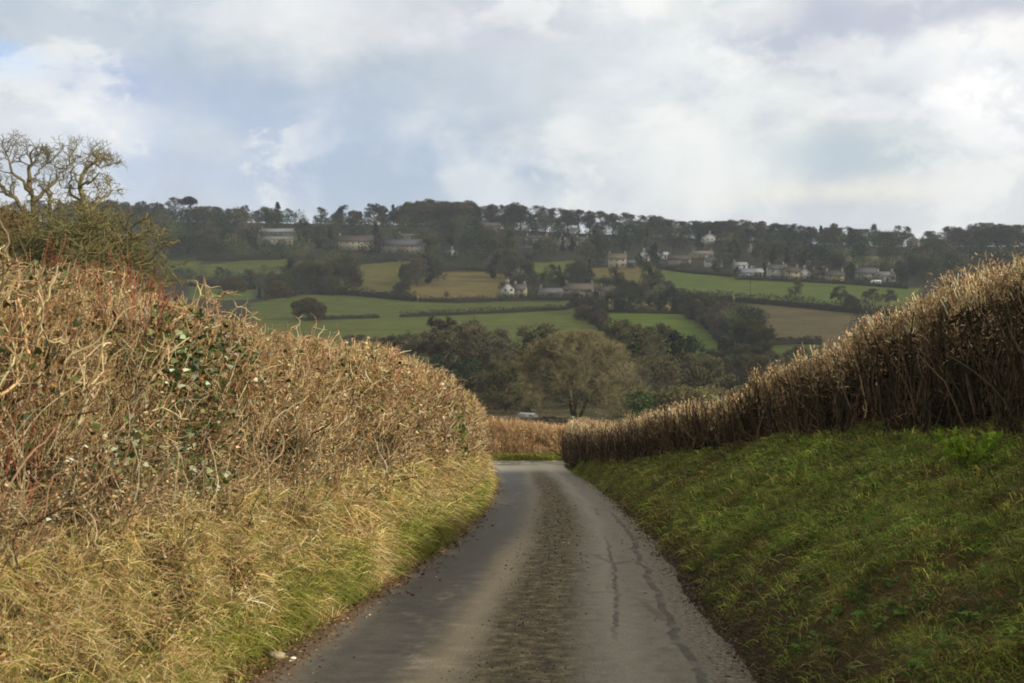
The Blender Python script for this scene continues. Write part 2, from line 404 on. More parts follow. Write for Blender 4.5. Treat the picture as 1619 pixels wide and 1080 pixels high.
def build_ground():
    us = np.unique(np.round(np.concatenate([np.arange(-8, 8.01, .16), np.sign(1) * (8 + np.cumsum(np.linspace(.4, 2.6, 60)))]), 3))
    a = 8 + np.cumsum(np.concatenate([np.linspace(.4, 2.6, 40), np.full(150, 2.6), np.linspace(4, 120, 30)]))
    us = np.concatenate([-a[::-1], np.arange(-8, 8.01, .16), a])
    ys = np.concatenate([np.arange(-30, -2, 1.0), np.arange(-2, 62, .22), np.arange(62, 340, 2.0), np.arange(340, 900, 2.4), np.linspace(905, 3500, 40)])
    U, Yg = np.meshgrid(us, ys)
    Xg = U + xc_f(np.clip(Yg, -30, 80)) * (np.abs(U) < 400)
    Zg = H(Xg, Yg)
    px, py = proj(Xg, np.maximum(Yg, 1), Zg)
    base = np.zeros(Xg.shape + (3,)); base[:] = srgb(52, 52, 35)
    n = fbm(Xg * .3, Yg * .3, 0, 21)[..., None]
    uu = U - 0; hw = hw_f(np.clip(Yg, -30, 80))
    # near earth: brown on the left under dry growth, darker on the right bank
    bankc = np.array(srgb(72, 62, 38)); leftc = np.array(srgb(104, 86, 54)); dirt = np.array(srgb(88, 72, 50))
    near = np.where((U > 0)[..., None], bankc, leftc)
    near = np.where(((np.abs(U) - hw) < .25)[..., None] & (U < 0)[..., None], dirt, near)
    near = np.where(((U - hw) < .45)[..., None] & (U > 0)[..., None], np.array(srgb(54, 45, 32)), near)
    fieldc = np.array(srgb(88, 104, 50))
    far_off = sstep(np.abs(U), 5.5, 7)[..., None]
    near = near * (1 - far_off) + fieldc * far_off
    wn = (1 - sstep(Yg, 58, 66))[..., None]
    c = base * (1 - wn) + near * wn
    # meadow below the junction, dark wood floor further down
    md = (sstep(Yg, 58, 66) * (1 - sstep(Yg, 205, 225)))[..., None]
    c = c * (1 - md) + np.array(srgb(66, 62, 40)) * md
    warp = (fbm(px * .03, py * .05, 0, 33) - .5) * 8
    for poly, col_ in FG:
        m = inpoly(px + warp, py + warp * .4, poly) & (Yg > 225) & (Yg < 860)
        k = .72 if col_[1] > col_[0] else .85
        c[m] = np.array(srgb(*col_)) * k * np.array([1.2, 1.0, .8] if col_[1] > col_[0] else [.9, .92, .85])
    c *= (.78 + .44 * n)
    ny, nx = Xg.shape
    i = np.arange(ny - 1)[:, None] * nx + np.arange(nx - 1)[None]
    q = np.stack([i, i + 1, i + nx + 1, i + nx], -1).reshape(-1, 4)
    m = bpy.data.materials.new('earth_and_turf'); m.use_nodes = True; t = NT(m.node_tree); b = m.node_tree.nodes['Principled BSDF']
    cc = t.a('ShaderNodeAttribute', attribute_name='tint').outputs['Color']; oc = t.a('ShaderNodeTexCoord').outputs['Object']
    s1 = t.noise(oc, .09, 6, .65); s2 = t.noise(oc, 1.3, 6, .7); s3 = t.noise(oc, 14, 5, .7)
    mp = t.a('ShaderNodeMapping', inp={0: oc, 'Scale': (.03, .22, .2), 'Rotation': (0, 0, .18)}).outputs[0]
    s4 = t.noise(mp, 1.0, 5, .6)
    k = t.ramp(s1, [(.3, (.80, .86, .80)), (.7, (1.22, 1.12, 1.1))])
    k = t.mix(1.0, k, t.ramp(s2, [(.3, .82), (.7, 1.18)]), 'MULTIPLY'); k = t.mix(1.0, k, t.ramp(s3, [(.3, .75), (.7, 1.25)]), 'MULTIPLY')
    k = t.mix(1.0, k, t.ramp(s4, [(.35, (.85, .9, .85)), (.65, (1.15, 1.08, 1.05))]), 'MULTIPLY')
    t.l.new(t.mix(1.0, cc, k, 'MULTIPLY'), b.inputs['Base Color']); b.inputs['Roughness'].default_value = .95; b.inputs['Specular IOR Level'].default_value = .1
    bp = t.a('ShaderNodeBump', inp={'Strength': .6, 'Distance': .03, 'Height': s3}); t.l.new(bp.outputs[0], b.inputs['Normal'])
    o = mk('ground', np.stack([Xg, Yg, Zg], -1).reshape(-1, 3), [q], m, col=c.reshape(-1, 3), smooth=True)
    tag(o, None, None, kind='structure')
build_ground()

# ------------------------------------------------------------------ the lane
def build_road():
    ys = np.concatenate([np.arange(-6, 56.2, .2)]); us = np.linspace(-1, 1, 33)
    Yg, Ug = np.meshgrid(ys, us, indexing='ij')
    hw = hw_f(Yg) + .12 - .12 * (Ug > 0) * (1 - sstep(Yg, 6, 12)) + (fbm(np.sign(Ug) * 9 + 3, Yg * 1.1, 0, 41) - .5) * .22 * (np.abs(Ug) > .9)
    # the mouth widens at the junction and the lane leaves to the left behind the hedge
    fl = sstep(Yg, 46.0, 50.0); xl = Ug * hw
    xl = np.where(Ug > 0, xl + fl * Ug * .9, xl + fl * Ug * 9.0)
    Xg = xc_f(Yg) + xl
    Zg = np.maximum(zr_f(Yg) + .05 * (1 - Ug ** 2) + .012, H(Xg, Yg) + .012)
    Zg = np.where(np.abs(Ug) > .99, Zg - .06, Zg)
    ny, nx = Xg.shape; i = np.arange(ny - 1)[:, None] * nx + np.arange(nx - 1)[None]
    q = np.stack([i, i + 1, i + nx + 1, i + nx], -1).reshape(-1, 4)
    uv = np.stack([xl, Yg], -1).reshape(-1, 2)
    m = bpy.data.materials.new('worn_asphalt'); m.use_nodes = True; t = NT(m.node_tree); b = m.node_tree.nodes['Principled BSDF']
    uvn = t.a('ShaderNodeUVMap', uv_map='UVMap').outputs[0]
    s = t.a('ShaderNodeSeparateXYZ', inp={0: uvn}); u, v = s.outputs[0], s.outputs[1]
    lng = t.a('ShaderNodeMapping', inp={0: uvn, 'Scale': (1.0, .16, 1)}).outputs[0]
    wob = t.m('MULTIPLY', t.m('SUBTRACT', t.noise(lng, 1.2, 4, .6), .5), .45)
    fine = t.m('MULTIPLY', t.m('SUBTRACT', t.noise(t.a('ShaderNodeMapping', inp={0: uvn, 'Scale': (1, .6, 1)}).outputs[0], 6, 7, .7), .5), .3)
    uw = t.m('ADD', u, t.m('ADD', wob, fine))
    agg = t.noise(uvn, 48, 7, .85); mid = t.noise(uvn, 7, 6, .65); big = t.noise(lng, 2.2, 5, .6)
    c = t.ramp(mid, [(.3, srgb(108, 103, 92)), (.7, srgb(140, 132, 116))])
    # strip of silt, moss and loose grit between the wheel tracks
    def band(c0, hwid, soft):
        return t.sm(t.m('ABSOLUTE', t.m('SUBTRACT', uw, c0)), hwid + soft, hwid - soft)
    grit = t.ramp(t.noise(uvn, 6, 9, .78), [(.36, srgb(50, 45, 31)), (.5, srgb(100, 88, 64)), (.64, srgb(156, 142, 110))])
    cen = t.m('MULTIPLY', band(.10, .32, .14), t.sm(mid, .1, .5))
    c = t.mix(cen, c, grit)
    # paler wheel track left of the strip near the camera
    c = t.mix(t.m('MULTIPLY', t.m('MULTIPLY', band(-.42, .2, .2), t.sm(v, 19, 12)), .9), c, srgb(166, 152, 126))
    c = t.mix(t.m('MULTIPLY', band(.72, .12, .14), .5), c, srgb(160, 152, 138))
    # darker, smoother patches in a band on the left
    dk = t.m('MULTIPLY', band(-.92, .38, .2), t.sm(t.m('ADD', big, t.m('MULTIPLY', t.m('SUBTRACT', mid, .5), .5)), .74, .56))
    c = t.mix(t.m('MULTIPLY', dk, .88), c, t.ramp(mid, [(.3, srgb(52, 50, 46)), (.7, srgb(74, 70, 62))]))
    # silt and grit at both edges
    el = t.sm(uw, -1.22, -1.45); er = t.sm(uw, 1.12, 1.36)
    c = t.mix(el, c, t.ramp(t.noise(uvn, 26, 5, .75), [(.35, srgb(62, 48, 34)), (.65, srgb(124, 100, 72))]))
    c = t.mix(t.m('MULTIPLY', er, .85), c, t.ramp(t.noise(uvn, 20, 5, .8), [(.35, srgb(58, 52, 42)), (.5, srgb(110, 100, 82)), (.68, srgb(168, 160, 144))]))
    # tar-filled cracks on the right
    def crack(c0, amp, sc, wd, lo, hi):
        q_ = t.m('ADD', c0, t.m('MULTIPLY', t.m('SUBTRACT', t.noise(t.a('ShaderNodeCombineXYZ', inp={0: c0 * 7, 1: v, 2: 0.0}).outputs[0], sc, 6, .72), .5), amp))
        d = t.m('ABSOLUTE', t.m('SUBTRACT', u, q_))
        win = t.m('MULTIPLY', t.sm(v, lo, lo + 1.5), t.sm(v, hi, hi - 4))
        return t.m('MULTIPLY', t.sm(d, wd * 1.7, wd * .5), win)
    ck = t.m('MAXIMUM', crack(.80, .5, .42, .014, 7.6, 18), crack(1.16, .4, .45, .026, 5.0, 24))
    ck = t.m('MULTIPLY', ck, t.sm(t.noise(uvn, 3.5, 4, .7), .34, .55))
    vor = t.a('ShaderNodeTexVoronoi', feature='DISTANCE_TO_EDGE', inp={'Vector': t.a('ShaderNodeMapping', inp={0: uvn, 'Scale': (1.1, .35, 1)}).outputs[0], 'Scale': 1.0})
    vc = t.m('MULTIPLY', t.m('MULTIPLY', t.sm(vor.outputs['Distance'], .03, .008), t.sm(u, .35, .7)), t.sm(t.noise(uvn, .6, 3), .5, .6))
    ck = t.m('MAXIMUM', ck, t.m('MULTIPLY', vc, .55))
    c = t.mix(t.m('MULTIPLY', ck, .62), c, srgb(52, 50, 48))
    c = t.mix(1.0, c, t.ramp(agg, [(.32, .5), (.5, .98), (.66, 1.5)]), 'MULTIPLY')
    c = t.mix(t.m('MULTIPLY', t.sm(v, 42, 49), .75), c, srgb(200, 192, 172))  # far end paler: sunlight and wet sheen at the bend put into the colour
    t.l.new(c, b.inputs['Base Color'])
    dk_gloss = t.m('MULTIPLY', dk, .25)
    junc = t.m('MULTIPLY', t.sm(v, 50, 52), t.sm(t.noise(uvn, .9, 4), .44, .52))
    ro = t.m('SUBTRACT', .86, t.m('ADD', dk_gloss, t.m('MULTIPLY', junc, .72)))
    t.l.new(ro, b.inputs['Roughness']); b.inputs['Specular IOR Level'].default_value = .4
    hgt = t.m('ADD', t.m('MULTIPLY', agg, .5), t.m('SUBTRACT', t.m('MULTIPLY', t.noise(uvn, 30, 4, .8), t.m('ADD', cen, .3)), t.m('MULTIPLY', ck, 1.5)))
    bp = t.a('ShaderNodeBump', inp={'Strength': .9, 'Distance': .02, 'Height': hgt}); t.l.new(bp.outputs[0], b.inputs['Normal'])
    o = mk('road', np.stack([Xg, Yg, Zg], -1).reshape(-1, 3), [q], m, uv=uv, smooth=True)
    tag(o, None, None, kind='structure')
build_road()

# ------------------------------------------------------------------ hedges beside the lane
def interp_cols(tab, x):
    tab = np.array(tab, float); return np.stack([np.interp(x, tab[:, 0], tab[:, k]) for k in range(1, tab.shape[1])], -1)
SIL_L = [(-900, 150), (-400, 300), (-100, 368), (0, 372), (100, 384), (200, 402), (260, 430), (300, 452), (350, 476), (400, 492), (440, 506), (490, 518), (540, 534), (600, 540), (650, 558), (690, 578), (720, 600), (745, 624), (762, 648), (774, 690)]
def sil_height(sil, d, xf, lo, hi):
    """height above the lane of the hedge's top edge, so that it meets the skyline seen in the photograph"""
    z0 = zr_f(d); c, s = cos(PITCH), sin(PITCH)
    h = np.full_like(d, 2.3)
    for it in range(12):
        z = z0 + h; dep = d * c - z * s; px = CX + xf / dep * F
        py = np.interp(px, [p[0] for p in sil], [p[1] for p in sil])
        v = (CY - py) / F * dep       # = d*s + z*c
        h = np.clip((v - d * s) / c - z0, lo, hi)
    return h
dL = np.arange(-3, 38.01, .25)
HL_raw = sil_height(SIL_L, np.maximum(dL, 3.0), xc_f(np.maximum(dL, 3)) - hw_f(np.maximum(dL, 3)) - np.interp(dL, [5, 12, 24], [.8, .68, .36]), 1.7, 3.2)
kk = np.exp(-.5 * (np.arange(-4, 5) / 2.0) ** 2); kk /= kk.sum()
HL_raw = np.convolve(np.pad(HL_raw, 4, mode='edge'), kk, 'valid')
HLf = lambda d: np.interp(d, dL, HL_raw) * (1 - .15 * sstep(d, 36.6, 37.6)) - np.interp(d, [8, 20], [.10, .02])
PROF_L = [(0, .12, 0.06), (.12, .28, .14), (.28, .48, .33), (.45, .56, .55), (.62, .62, .78), (.74, .74, .93), (.82, 1.0, 1.0), (.93, 1.7, .98), (1.0, 2.1, .6)]
def surf_L(d, q):
    oh = interp_cols(PROF_L, q); off = .1 + (oh[:, 0] - .1) * np.where(q < .83, np.interp(d, [5, 12, 24], [1.0, .85, .42]), 1); h = oh[:, 1] * HLf(d)
    nb = (fbm(d * 1.1, q * 5, 0, 51, 3) - .5) * .42 + (fbm(d * 3.3, q * 13, 0, 57, 3) - .5) * .36
    endc = sstep(d, 35.6, 37.6)
    x = xc_f(d) - hw_f(d) - off - endc * .8 * (q > .1) + nb * np.minimum(q * 6, 1) * (q < .8)
    z = zr_f(d) + h + nb * .6 * (q >= .66)
    n = np.stack([np.where(q < .7, 1.0, np.where(q < .8, .6, 0.1)), np.zeros_like(q), np.where(q < .7, .25, 1.0)], -1)
    return np.stack([x, d + 0 * q, z], -1), unit(n)
def samp_d(rng, n, a, b, p=1.0):
    """density falls with distance, so detail stays even in view"""
    u = rng.random(n)
    if p == 1.0: return a * (b / a) ** u
    k = 1 - p; return (a ** k + u * (b ** k - a ** k)) ** (1 / k)
def grid_mesh(fn, ds, qs):
    D, Q = np.meshgrid(ds, qs, indexing='ij'); P, _ = fn(D.ravel(), Q.ravel())
    ny, nx = D.shape; i = np.arange(ny - 1)[:, None] * nx + np.arange(nx - 1)[None]
    return P, np.stack([i, i + 1, i + nx + 1, i + nx], -1).reshape(-1, 4), D.ravel(), Q.ravel()

def capL(Pl, rng, amt=.10):
    d = Pl[:, 0, 1]; lim = (zr_f(d) + HLf(d) + rng.exponential(amt * .5, len(d)))[:, None]
    m = Pl[:, :, 2].max(1, keepdims=True); z0 = Pl[:, :1, 2]
    f = np.where(m > lim, np.clip((lim - z0) / (m - z0 + 1e-6), -.4, 1), 1)
    Pl[:, :, 2] = z0 + (Pl[:, :, 2] - z0) * f; return Pl
def left_hedge():
    rng = np.random.default_rng(11)
    root = empty('hedge', (float(xc_f(12) - hw_f(12) - .9), 12, float(zr_f(12)) + .3)); O = np.array(root.location)
    tag(root, 'tall sunlit hedge of tangled tan twigs along the left side of the lane', 'hedge')
    # interior
    P, q, D, Q = grid_mesh(lambda d, t: surf_L(d, t), np.arange(-3, 37.9, .14), np.linspace(0, 1, 44))
    P[:, 0] -= .27; P[:, 2] -= .12
    P += (np.stack([fbm(D * 6, Q * 30, 1, 61), D * 0, fbm(D * 6, Q * 30, 7, 62)], -1) - .5) * .22 * np.array([1, 0, 1])
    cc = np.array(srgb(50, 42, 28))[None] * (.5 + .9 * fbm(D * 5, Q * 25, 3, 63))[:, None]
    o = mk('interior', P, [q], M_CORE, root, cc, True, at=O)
    tw = Soup()
    TAN = [(202, 180, 132), (180, 154, 106), (154, 128, 84), (124, 100, 66), (222, 206, 162), (146, 100, 74), (88, 72, 48), (122, 120, 70)]
    # fine twigs, mostly rising
    n = 165000
    d = samp_d(rng, n, 2.6, 37.6, 1.15); qq = .16 + rng.random(n) ** .9 * .82; d = np.where(rng.random(n) < .04, rng.uniform(-3, 2.6, n), d)
    kp = fbm(d * 3.0, qq * 11, 0, 72, 3) + rng.normal(0, .06, n) > np.where(qq > .42, .485, .39); d, qq = d[kp], qq[kp]; n = len(d)
    P0, Nn = surf_L(d, qq); sc = np.clip(d / 9, .7, 2.6)
    P0 = P0 - Nn * (rng.random(n) ** 1.3 * .34 - .02)[:, None]
    D0 = Nn * rng.normal(.25, .5, (n, 1)) + rng.normal(0, 1.0, (n, 3)) + np.array([0, 0, .35])
    L = rng.uniform(.04, .17, n) * (1 + .4 * (sc - 1))
    Pl = capL(polyline(rng, P0, D0, L, 5, .3, .03), rng)
    rad = rng.uniform(.0013, .0036, n) * sc
    wts = [3, 3.5, 4, 3.5, 1.6, .6, 3, 1.6]
    C = pick(rng, TAN, wts, n, .22)
    patch = fbm(d * .8, qq * 4, 0, 71)[:, None]; C *= .55 + .9 * patch
    low = sstep(qq, .45, .2)[:, None]; C = C * (1 - low * .6) + np.array(srgb(200, 172, 118)) * low * .6
    tw.tubes(Pl, rad[:, None] * np.array([1.0, .95, .8, .6, .35]), 3, C)
    # upright whips, sharper at the clipped top
    n = 11000
    d = samp_d(rng, n, 2.6, 37.6, 1.1); qq = rng.uniform(.5, .9, n); P0, Nn = surf_L(d, qq); sc = np.clip(d / 9, .7, 2.6)
    D0 = rng.normal(0, .28, (n, 3)) + np.array([.08, 0, 1.0]); P0 = P0 - Nn * rng.uniform(0, .14, n)[:, None] - np.array([0, 0, .1])
    L = rng.uniform(.12, .34, n)
    Pl = capL(polyline(rng, P0, D0, L, 4, .2, .05), rng, .14)
    C = pick(rng, [(196, 166, 118), (166, 134, 90), (140, 100, 70), (150, 84, 68), (212, 194, 152)], [4, 4, 2, .4, 1.5], n, .2)
    tw.tubes(Pl, (rng.uniform(.0015, .0034, n) * sc)[:, None] * np.array([1, .9, .8, .5]), 3, C)
    # red young shoots in two places
    for (d0, d1, q0, q1, k) in ((6.4, 7.6, .66, .86, 90), (4.9, 5.3, .3, .66, 36), (8, 12, .68, .84, 60)):
        d = rng.uniform(d0, d1, k); P0, Nn = surf_L(d, rng.uniform(q0, q1, k))
        Pl = capL(polyline(rng, P0, rng.normal(0, .25, (k, 3)) + np.array([.1, 0, 1]), rng.uniform(.12, .3, k), 5, .12, .05), rng, .2)
        tw.tubes(Pl, np.tile(rng.uniform(.0018, .003, k)[:, None], (1, 5)) * np.array([1, 1, .9, .8, .5]), 3, pick(rng, [(138, 66, 56), (150, 86, 70), (116, 56, 46)], [1, 1, 1], k, .2))
    t_o = tw.obj('twig_mass', M_TWIG, root, at=O); t_o['kind'] = 'stuff'
    # thicker stems weaving through
    stm = Soup(); n = 2000
    d = samp_d(rng, n, 2.6, 37, .9); qq = rng.uniform(.25, .62, n); P0, Nn = surf_L(d, qq); P0 = P0 - Nn * rng.uniform(-.02, .16, n)[:, None]
    D0 = rng.normal(0, .4, (n, 3)) + np.array([.0, 0, 1.0]); L = rng.uniform(.3, .8, n) * (1 - qq * .6)
    Pl = capL(polyline(rng, P0, D0, L, 8, .34, .1), rng, .1)
    C = pick(rng, [(150, 128, 96), (116, 94, 68), (178, 158, 122), (92, 76, 56), (134, 128, 98)], [3, 3, 2, 2, 1], n, .2)
    stm.tubes(Pl, (rng.uniform(.003, .008, n) * np.clip(d / 10, .8, 2))[:, None] * np.linspace(1, .5, 8), 5, C)
    stm.obj('stem_mass', M_STEM, root, at=O)['kind'] = 'stuff'
    # the gnarled thorn: thick pale twisted limbs where the hedge was laid and cut back
    th = Soup()
    for (pxs, pys, dd) in ((385, 520, 0), (420, 560, 0), (455, 560, 0), (490, 600, 0), (520, 590, 0), (545, 570, 0), (470, 690, 0), (440, 640, 0), (505, 650, 0), (30, 470, 0), (60, 520, 0), (20, 640, 0), (90, 560, 0), (330, 540, 0), (240, 640, 0), (150, 600, 0)):
        # distance along the hedge whose face shows at that column
        dd = np.linspace(3.2, 30, 400); Pq, _ = surf_L(dd, np.full(400, .5)); qx, qy = proj(Pq[:, 0], Pq[:, 1], Pq[:, 2])
        d0 = float(np.interp(pxs, qx, dd)); qs = np.linspace(.1, .8, 60); Pq, _ = surf_L(np.full(60, d0), qs); _, qy = proj(Pq[:, 0], Pq[:, 1], Pq[:, 2])
        q0 = float(np.interp(-pys, -qy, qs)); k = 6
        P0, Nn = surf_L(np.full(k, d0) + rng.normal(0, .12, k), np.full(k, q0) + rng.normal(0, .03, k)); P0 = P0 + Nn * .02
        D0 = rng.normal(0, .45, (k, 3)) + np.array([.15, 0, 1.0])
        Pl = capL(polyline(rng, P0, D0, rng.uniform(.2, .5, k), 9, .34, .10), rng, .16)
        rr = rng.uniform(.004, .0095, k)[:, None] * np.linspace(1, .55, 9)
        C = pick(rng, [(186, 168, 128), (164, 140, 98), (134, 120, 84)], [2, 2, 1.5], k, .18)
        th.tubes(Pl, rr, 7, C)
        # side spurs
        m_ = k * 9; idx = rng.integers(0, k, m_); s_ = rng.integers(2, 9, m_)
        P1 = Pl[idx, s_]; Pl2 = polyline(rng, P1, rng.normal(0, .8, (m_, 3)) + np.array([.2, 0, .5]), rng.uniform(.06, .2, m_), 6, .38, .05); Pl2 = capL(Pl2, rng, .2)
        th.tubes(Pl2, rng.uniform(.002, .005, m_)[:, None] * np.linspace(1, .45, 6), 5, pick(rng, [(190, 168, 126), (164, 136, 96), (136, 100, 70)], [2, 2, 1.5], m_, .2))
    o = th.obj('gnarled_branch', M_STEM, root, smooth=True, at=O); o['label'] = 'thick pale twisted thorn limbs cut back at the hedge top'; o['kind'] = 'stuff'
    # leaves of ivy and bramble in clumps
    lf = Soup()
    def clump(px, py, spread_d, spread_q, k, cols, w_):
        dd = np.linspace(3.0, 34, 500); Pq, _ = surf_L(dd, np.full(500, .45)); qx, qy = proj(Pq[:, 0], Pq[:, 1], Pq[:, 2]); d0 = float(np.interp(px, qx, dd))
        qs = np.linspace(.08, .85, 80); Pq, _ = surf_L(np.full(80, d0), qs); _, qy = proj(Pq[:, 0], Pq[:, 1], Pq[:, 2]); q0 = float(np.interp(-py, -qy, qs))
        d = d0 + rng.normal(0, spread_d, k) * (d0 / 8); q_ = np.clip(q0 + rng.normal(0, spread_q, k), .05, .85)
        P0, Nn = surf_L(np.clip(d, 2.5, 37), q_); P0 = P0 + Nn * rng.uniform(-.1, .05, k)[:, None]
        D0 = Nn * .6 + rng.normal(0, .6, (k, 3)); s = rng.uniform(.022, .05, k) * max(1, d0 / 10)
        V, Fs, C = blades(rng, P0, D0, s, s * .8, rng.uniform(.1, .5, k), pick(rng, cols, w_, k, .2)); lf.add(V, Fs, C)
    GR = [(58, 74, 34), (84, 96, 44), (120, 128, 74), (176, 184, 150), (44, 54, 28), (126, 96, 52)]
    clump(300, 560, .45, .05, 1100, GR, [4, 4, 2, .8, 3, 1]); clump(330, 640, .35, .05, 500, GR, [4, 4, 2, 1, 3, 1])
    clump(275, 730, .2, .05, 380, GR, [2, 2, 3, 4, 1, 1]); clump(210, 700, .2, .03, 140, GR, [1, 2, 3, 4, 1, 1])
    clump(400, 560, .5, .05, 500, GR, [4, 4, 1, 1, 3, 1]); clump(725, 680, .35, .10, 350, [(110, 130, 40), (84, 100, 40), (60, 76, 36)], [2, 2, 1])
    clump(90, 560, .5, .08, 300, GR, [3, 3, 1, .5, 3, 2]); clump(560, 620, 1.2, .1, 350, GR, [3, 3, 1, .3, 3, 4]); clump(150, 480, .6, .06, 300, GR, [3, 4, 1, .5, 3, 2])
    clump(640, 760, 1.0, .05, 200, [(110, 130, 40), (84, 100, 40)], [2, 2])
    n = 46000; d = samp_d(rng, n, 2.6, 37, 1.2); q_ = rng.uniform(.1, .85, n); kp = fbm(d * 2.4, q_ * 9, 0, 74, 3) + rng.normal(0, .05, n) > .46; d, q_ = d[kp], q_[kp]; n = len(d); P0, Nn = surf_L(d, q_); s = rng.uniform(.010, .032, n) * np.clip(d / 9, .8, 2.2)
    V, Fs, C = blades(rng, P0, Nn * .5 + rng.normal(0, .7, (n, 3)), s, s * .6, rng.uniform(.1, .7, n), pick(rng, [(176, 138, 94), (140, 100, 64), (204, 176, 130), (96, 98, 54), (222, 212, 186), (74, 84, 40)], [4, 3, 3, 1.5, .9, 1.5], n, .25)); lf.add(V, Fs, C)
    o = lf.obj('leaf_mass', M_LEAF, root, at=O); o['kind'] = 'stuff'
left_hedge()

def left_verge():
    rng = np.random.default_rng(12); s = Soup(); n = 130000
    d = samp_d(rng, n, 2.4, 37.6, 1.2); uL = rng.random(n) ** 1.2 * .85 + .02
    lift = np.zeros(n)
    P0, Nn = surf_L(d, np.zeros(n)); x = xc_f(d) - hw_f(d) - uL; z = H(x, d)
    # some of the dry stalks hang on the hedge's lower face
    up = rng.random(n) < .55
    qf = rng.random(n) ** 1.3 * .38; Pf, _ = surf_L(d, qf)
    x = np.where(up, Pf[:, 0] + .02, xc_f(d) - hw_f(d) - uL * np.interp(d, [5, 12, 24], [1, .8, .5])); z = np.where(up, np.maximum(Pf[:, 2] - .05, z), z - .01)
    P0 = np.stack([x, d, z], -1)
    lean = rng.normal(0, .5, (n, 3)) + np.stack([np.full(n, .35), np.full(n, 0.0), np.full(n, .85)], -1)
    lean[up] = rng.normal(0, .8, (int(up.sum()), 3)) + np.array([.35, 0, .15]); sc = np.clip(d / 8, .7, 3)
    L = rng.uniform(.05, .2, n) * np.clip(sc, .8, 1.5)
    g = fbm(d * 1.3, uL * 3, 0, 81); hgt = np.where(up, qf * 2.6, 0)
    pg = sstep(g, .34, .58) * np.exp(-hgt * 1.7) * np.where(d > 6, 1.15, .8) + .10
    green = rng.random(n) < pg * 1.0
    C = np.where(green[:, None], pick(rng, [(138, 142, 58), (108, 120, 46), (160, 156, 74), (84, 98, 38), (176, 166, 92)], [4, 4, 3, 3, 2], n, .18),
                 pick(rng, [(214, 188, 128), (194, 162, 106), (226, 206, 156), (160, 128, 84), (176, 164, 92), (112, 86, 56)], [4, 4, 3, 2.5, 2.5, 1.5], n, .22) * (.6 + .9 * fbm(d * 2.2, uL * 2 + qf * 7, 0, 83)[:, None]))
    V, Fs, C = blades(rng, P0, lean, L, rng.uniform(.0025, .006, n) * sc, rng.uniform(.15, .9, n), C); s.add(V, Fs, C)
    tag(s.obj('verge_grass', M_GRASS), 'dry straw and yellow-green grass along the foot of the left hedge', 'grass', kind='stuff')
    # fallen leaves and twigs washed to the edge of the lane
    s = Soup(); n = 22000; d = samp_d(rng, n, 3, 40, 1.2); u = np.abs(rng.normal(0, .2, n)) * rng.random(n) ** .4 - .14
    x = xc_f(d) - hw_f(d) + u; z = np.maximum(H(x, d), zr_f(d) + .05 * (1 - np.clip((x - xc_f(d)) / hw_f(d), -1, 1) ** 2) + .012) + .006
    D0 = rng.normal(0, 1, (n, 3)) * np.array([1, 1, .25]) + np.array([0, 0, .12]); l = rng.uniform(.010, .034, n) * np.clip(d / 8, .8, 2.0)
    V, Fs, C = blades(rng, np.stack([x, d, z], -1), D0, l, l * rng.uniform(.25, .7, n), rng.uniform(0, .25, n), pick(rng, [(120, 86, 52), (94, 66, 42), (156, 118, 76), (70, 52, 36), (176, 146, 104)], [3, 3, 2, 3, 1], n, .2)); s.add(V, Fs, C)
    n = 5000; d = samp_d(rng, n, 3, 46, 1.2); x = xc_f(d) + hw_f(d) + rng.normal(.05, .14, n); z = np.maximum(H(x, d), zr_f(d)) + .02
    l = rng.uniform(.010, .03, n) * np.clip(d / 8, .8, 2.0); D0 = rng.normal(0, 1, (n, 3)) * np.array([1, 1, .25]) + np.array([0, 0, .12])
    V, Fs, C = blades(rng, np.stack([x, d, z], -1), D0, l, l * .5, rng.uniform(0, .25, n), pick(rng, [(84, 66, 44), (60, 48, 34), (110, 92, 64)], [3, 3, 1], n, .2)); s.add(V, Fs, C)
    tag(s.obj('leaf_litter', M_LEAF), 'brown fallen leaves and bits of twig lying along the edges of the lane', 'leaf litter', kind='stuff')
left_verge()

SIL_R = [(860, 668), (905, 662), (930, 668), (960, 668), (1000, 662), (1030, 648), (1060, 640), (1130, 628), (1180, 618), (1200, 592), (1240, 576), (1280, 560), (1310, 540), (1350, 516), (1400, 482), (1450, 462), (1500, 430), (1550, 411), (1619, 386), (1800, 350), (2600, 200)]
dR = np.arange(-3, 54.01, .25)
HR_raw = sil_height(SIL_R, np.maximum(dR, 5), (xc_f(np.maximum(dR, 5)) + UR(np.maximum(dR, 5)) + .25), 1.2, 3.9)
HRf = lambda d: np.interp(d, dR, np.convolve(np.pad(HR_raw, 4, mode='edge'), kk, 'valid')) - .1
PROF_R = [(0, -.02, 0), (.35, .02, .5), (.6, .08, .85), (.68, .25, .97), (.85, .8, 1.0), (1.0, 1.15, .5)]
def surf_R(d, q):
    oh = interp_cols(PROF_R, q); ub = UR(d); bb = BR(d) * (1 - .3 * sstep(d, 44, 50)); h = np.maximum(HRf(d) - bb, .6)
    nb = (fbm(d * 1.0, q * 4, 0, 151, 3) - .5) * .55 + (fbm(d * 3.1, q * 8, 0, 157, 3) - .5) * .42
    x = xc_f(d) + ub + oh[:, 0] - nb * (q < .7); z = zr_f(d) + bb - .05 + oh[:, 1] * h + nb * .6 * (q > .6)
    n = np.stack([np.where(q < .6, -1.0, np.where(q < .68, -.5, 0)), np.zeros_like(q), np.where(q < .6, .2, 1.0)], -1)
    return np.stack([x, d + 0 * q, z], -1), unit(n)
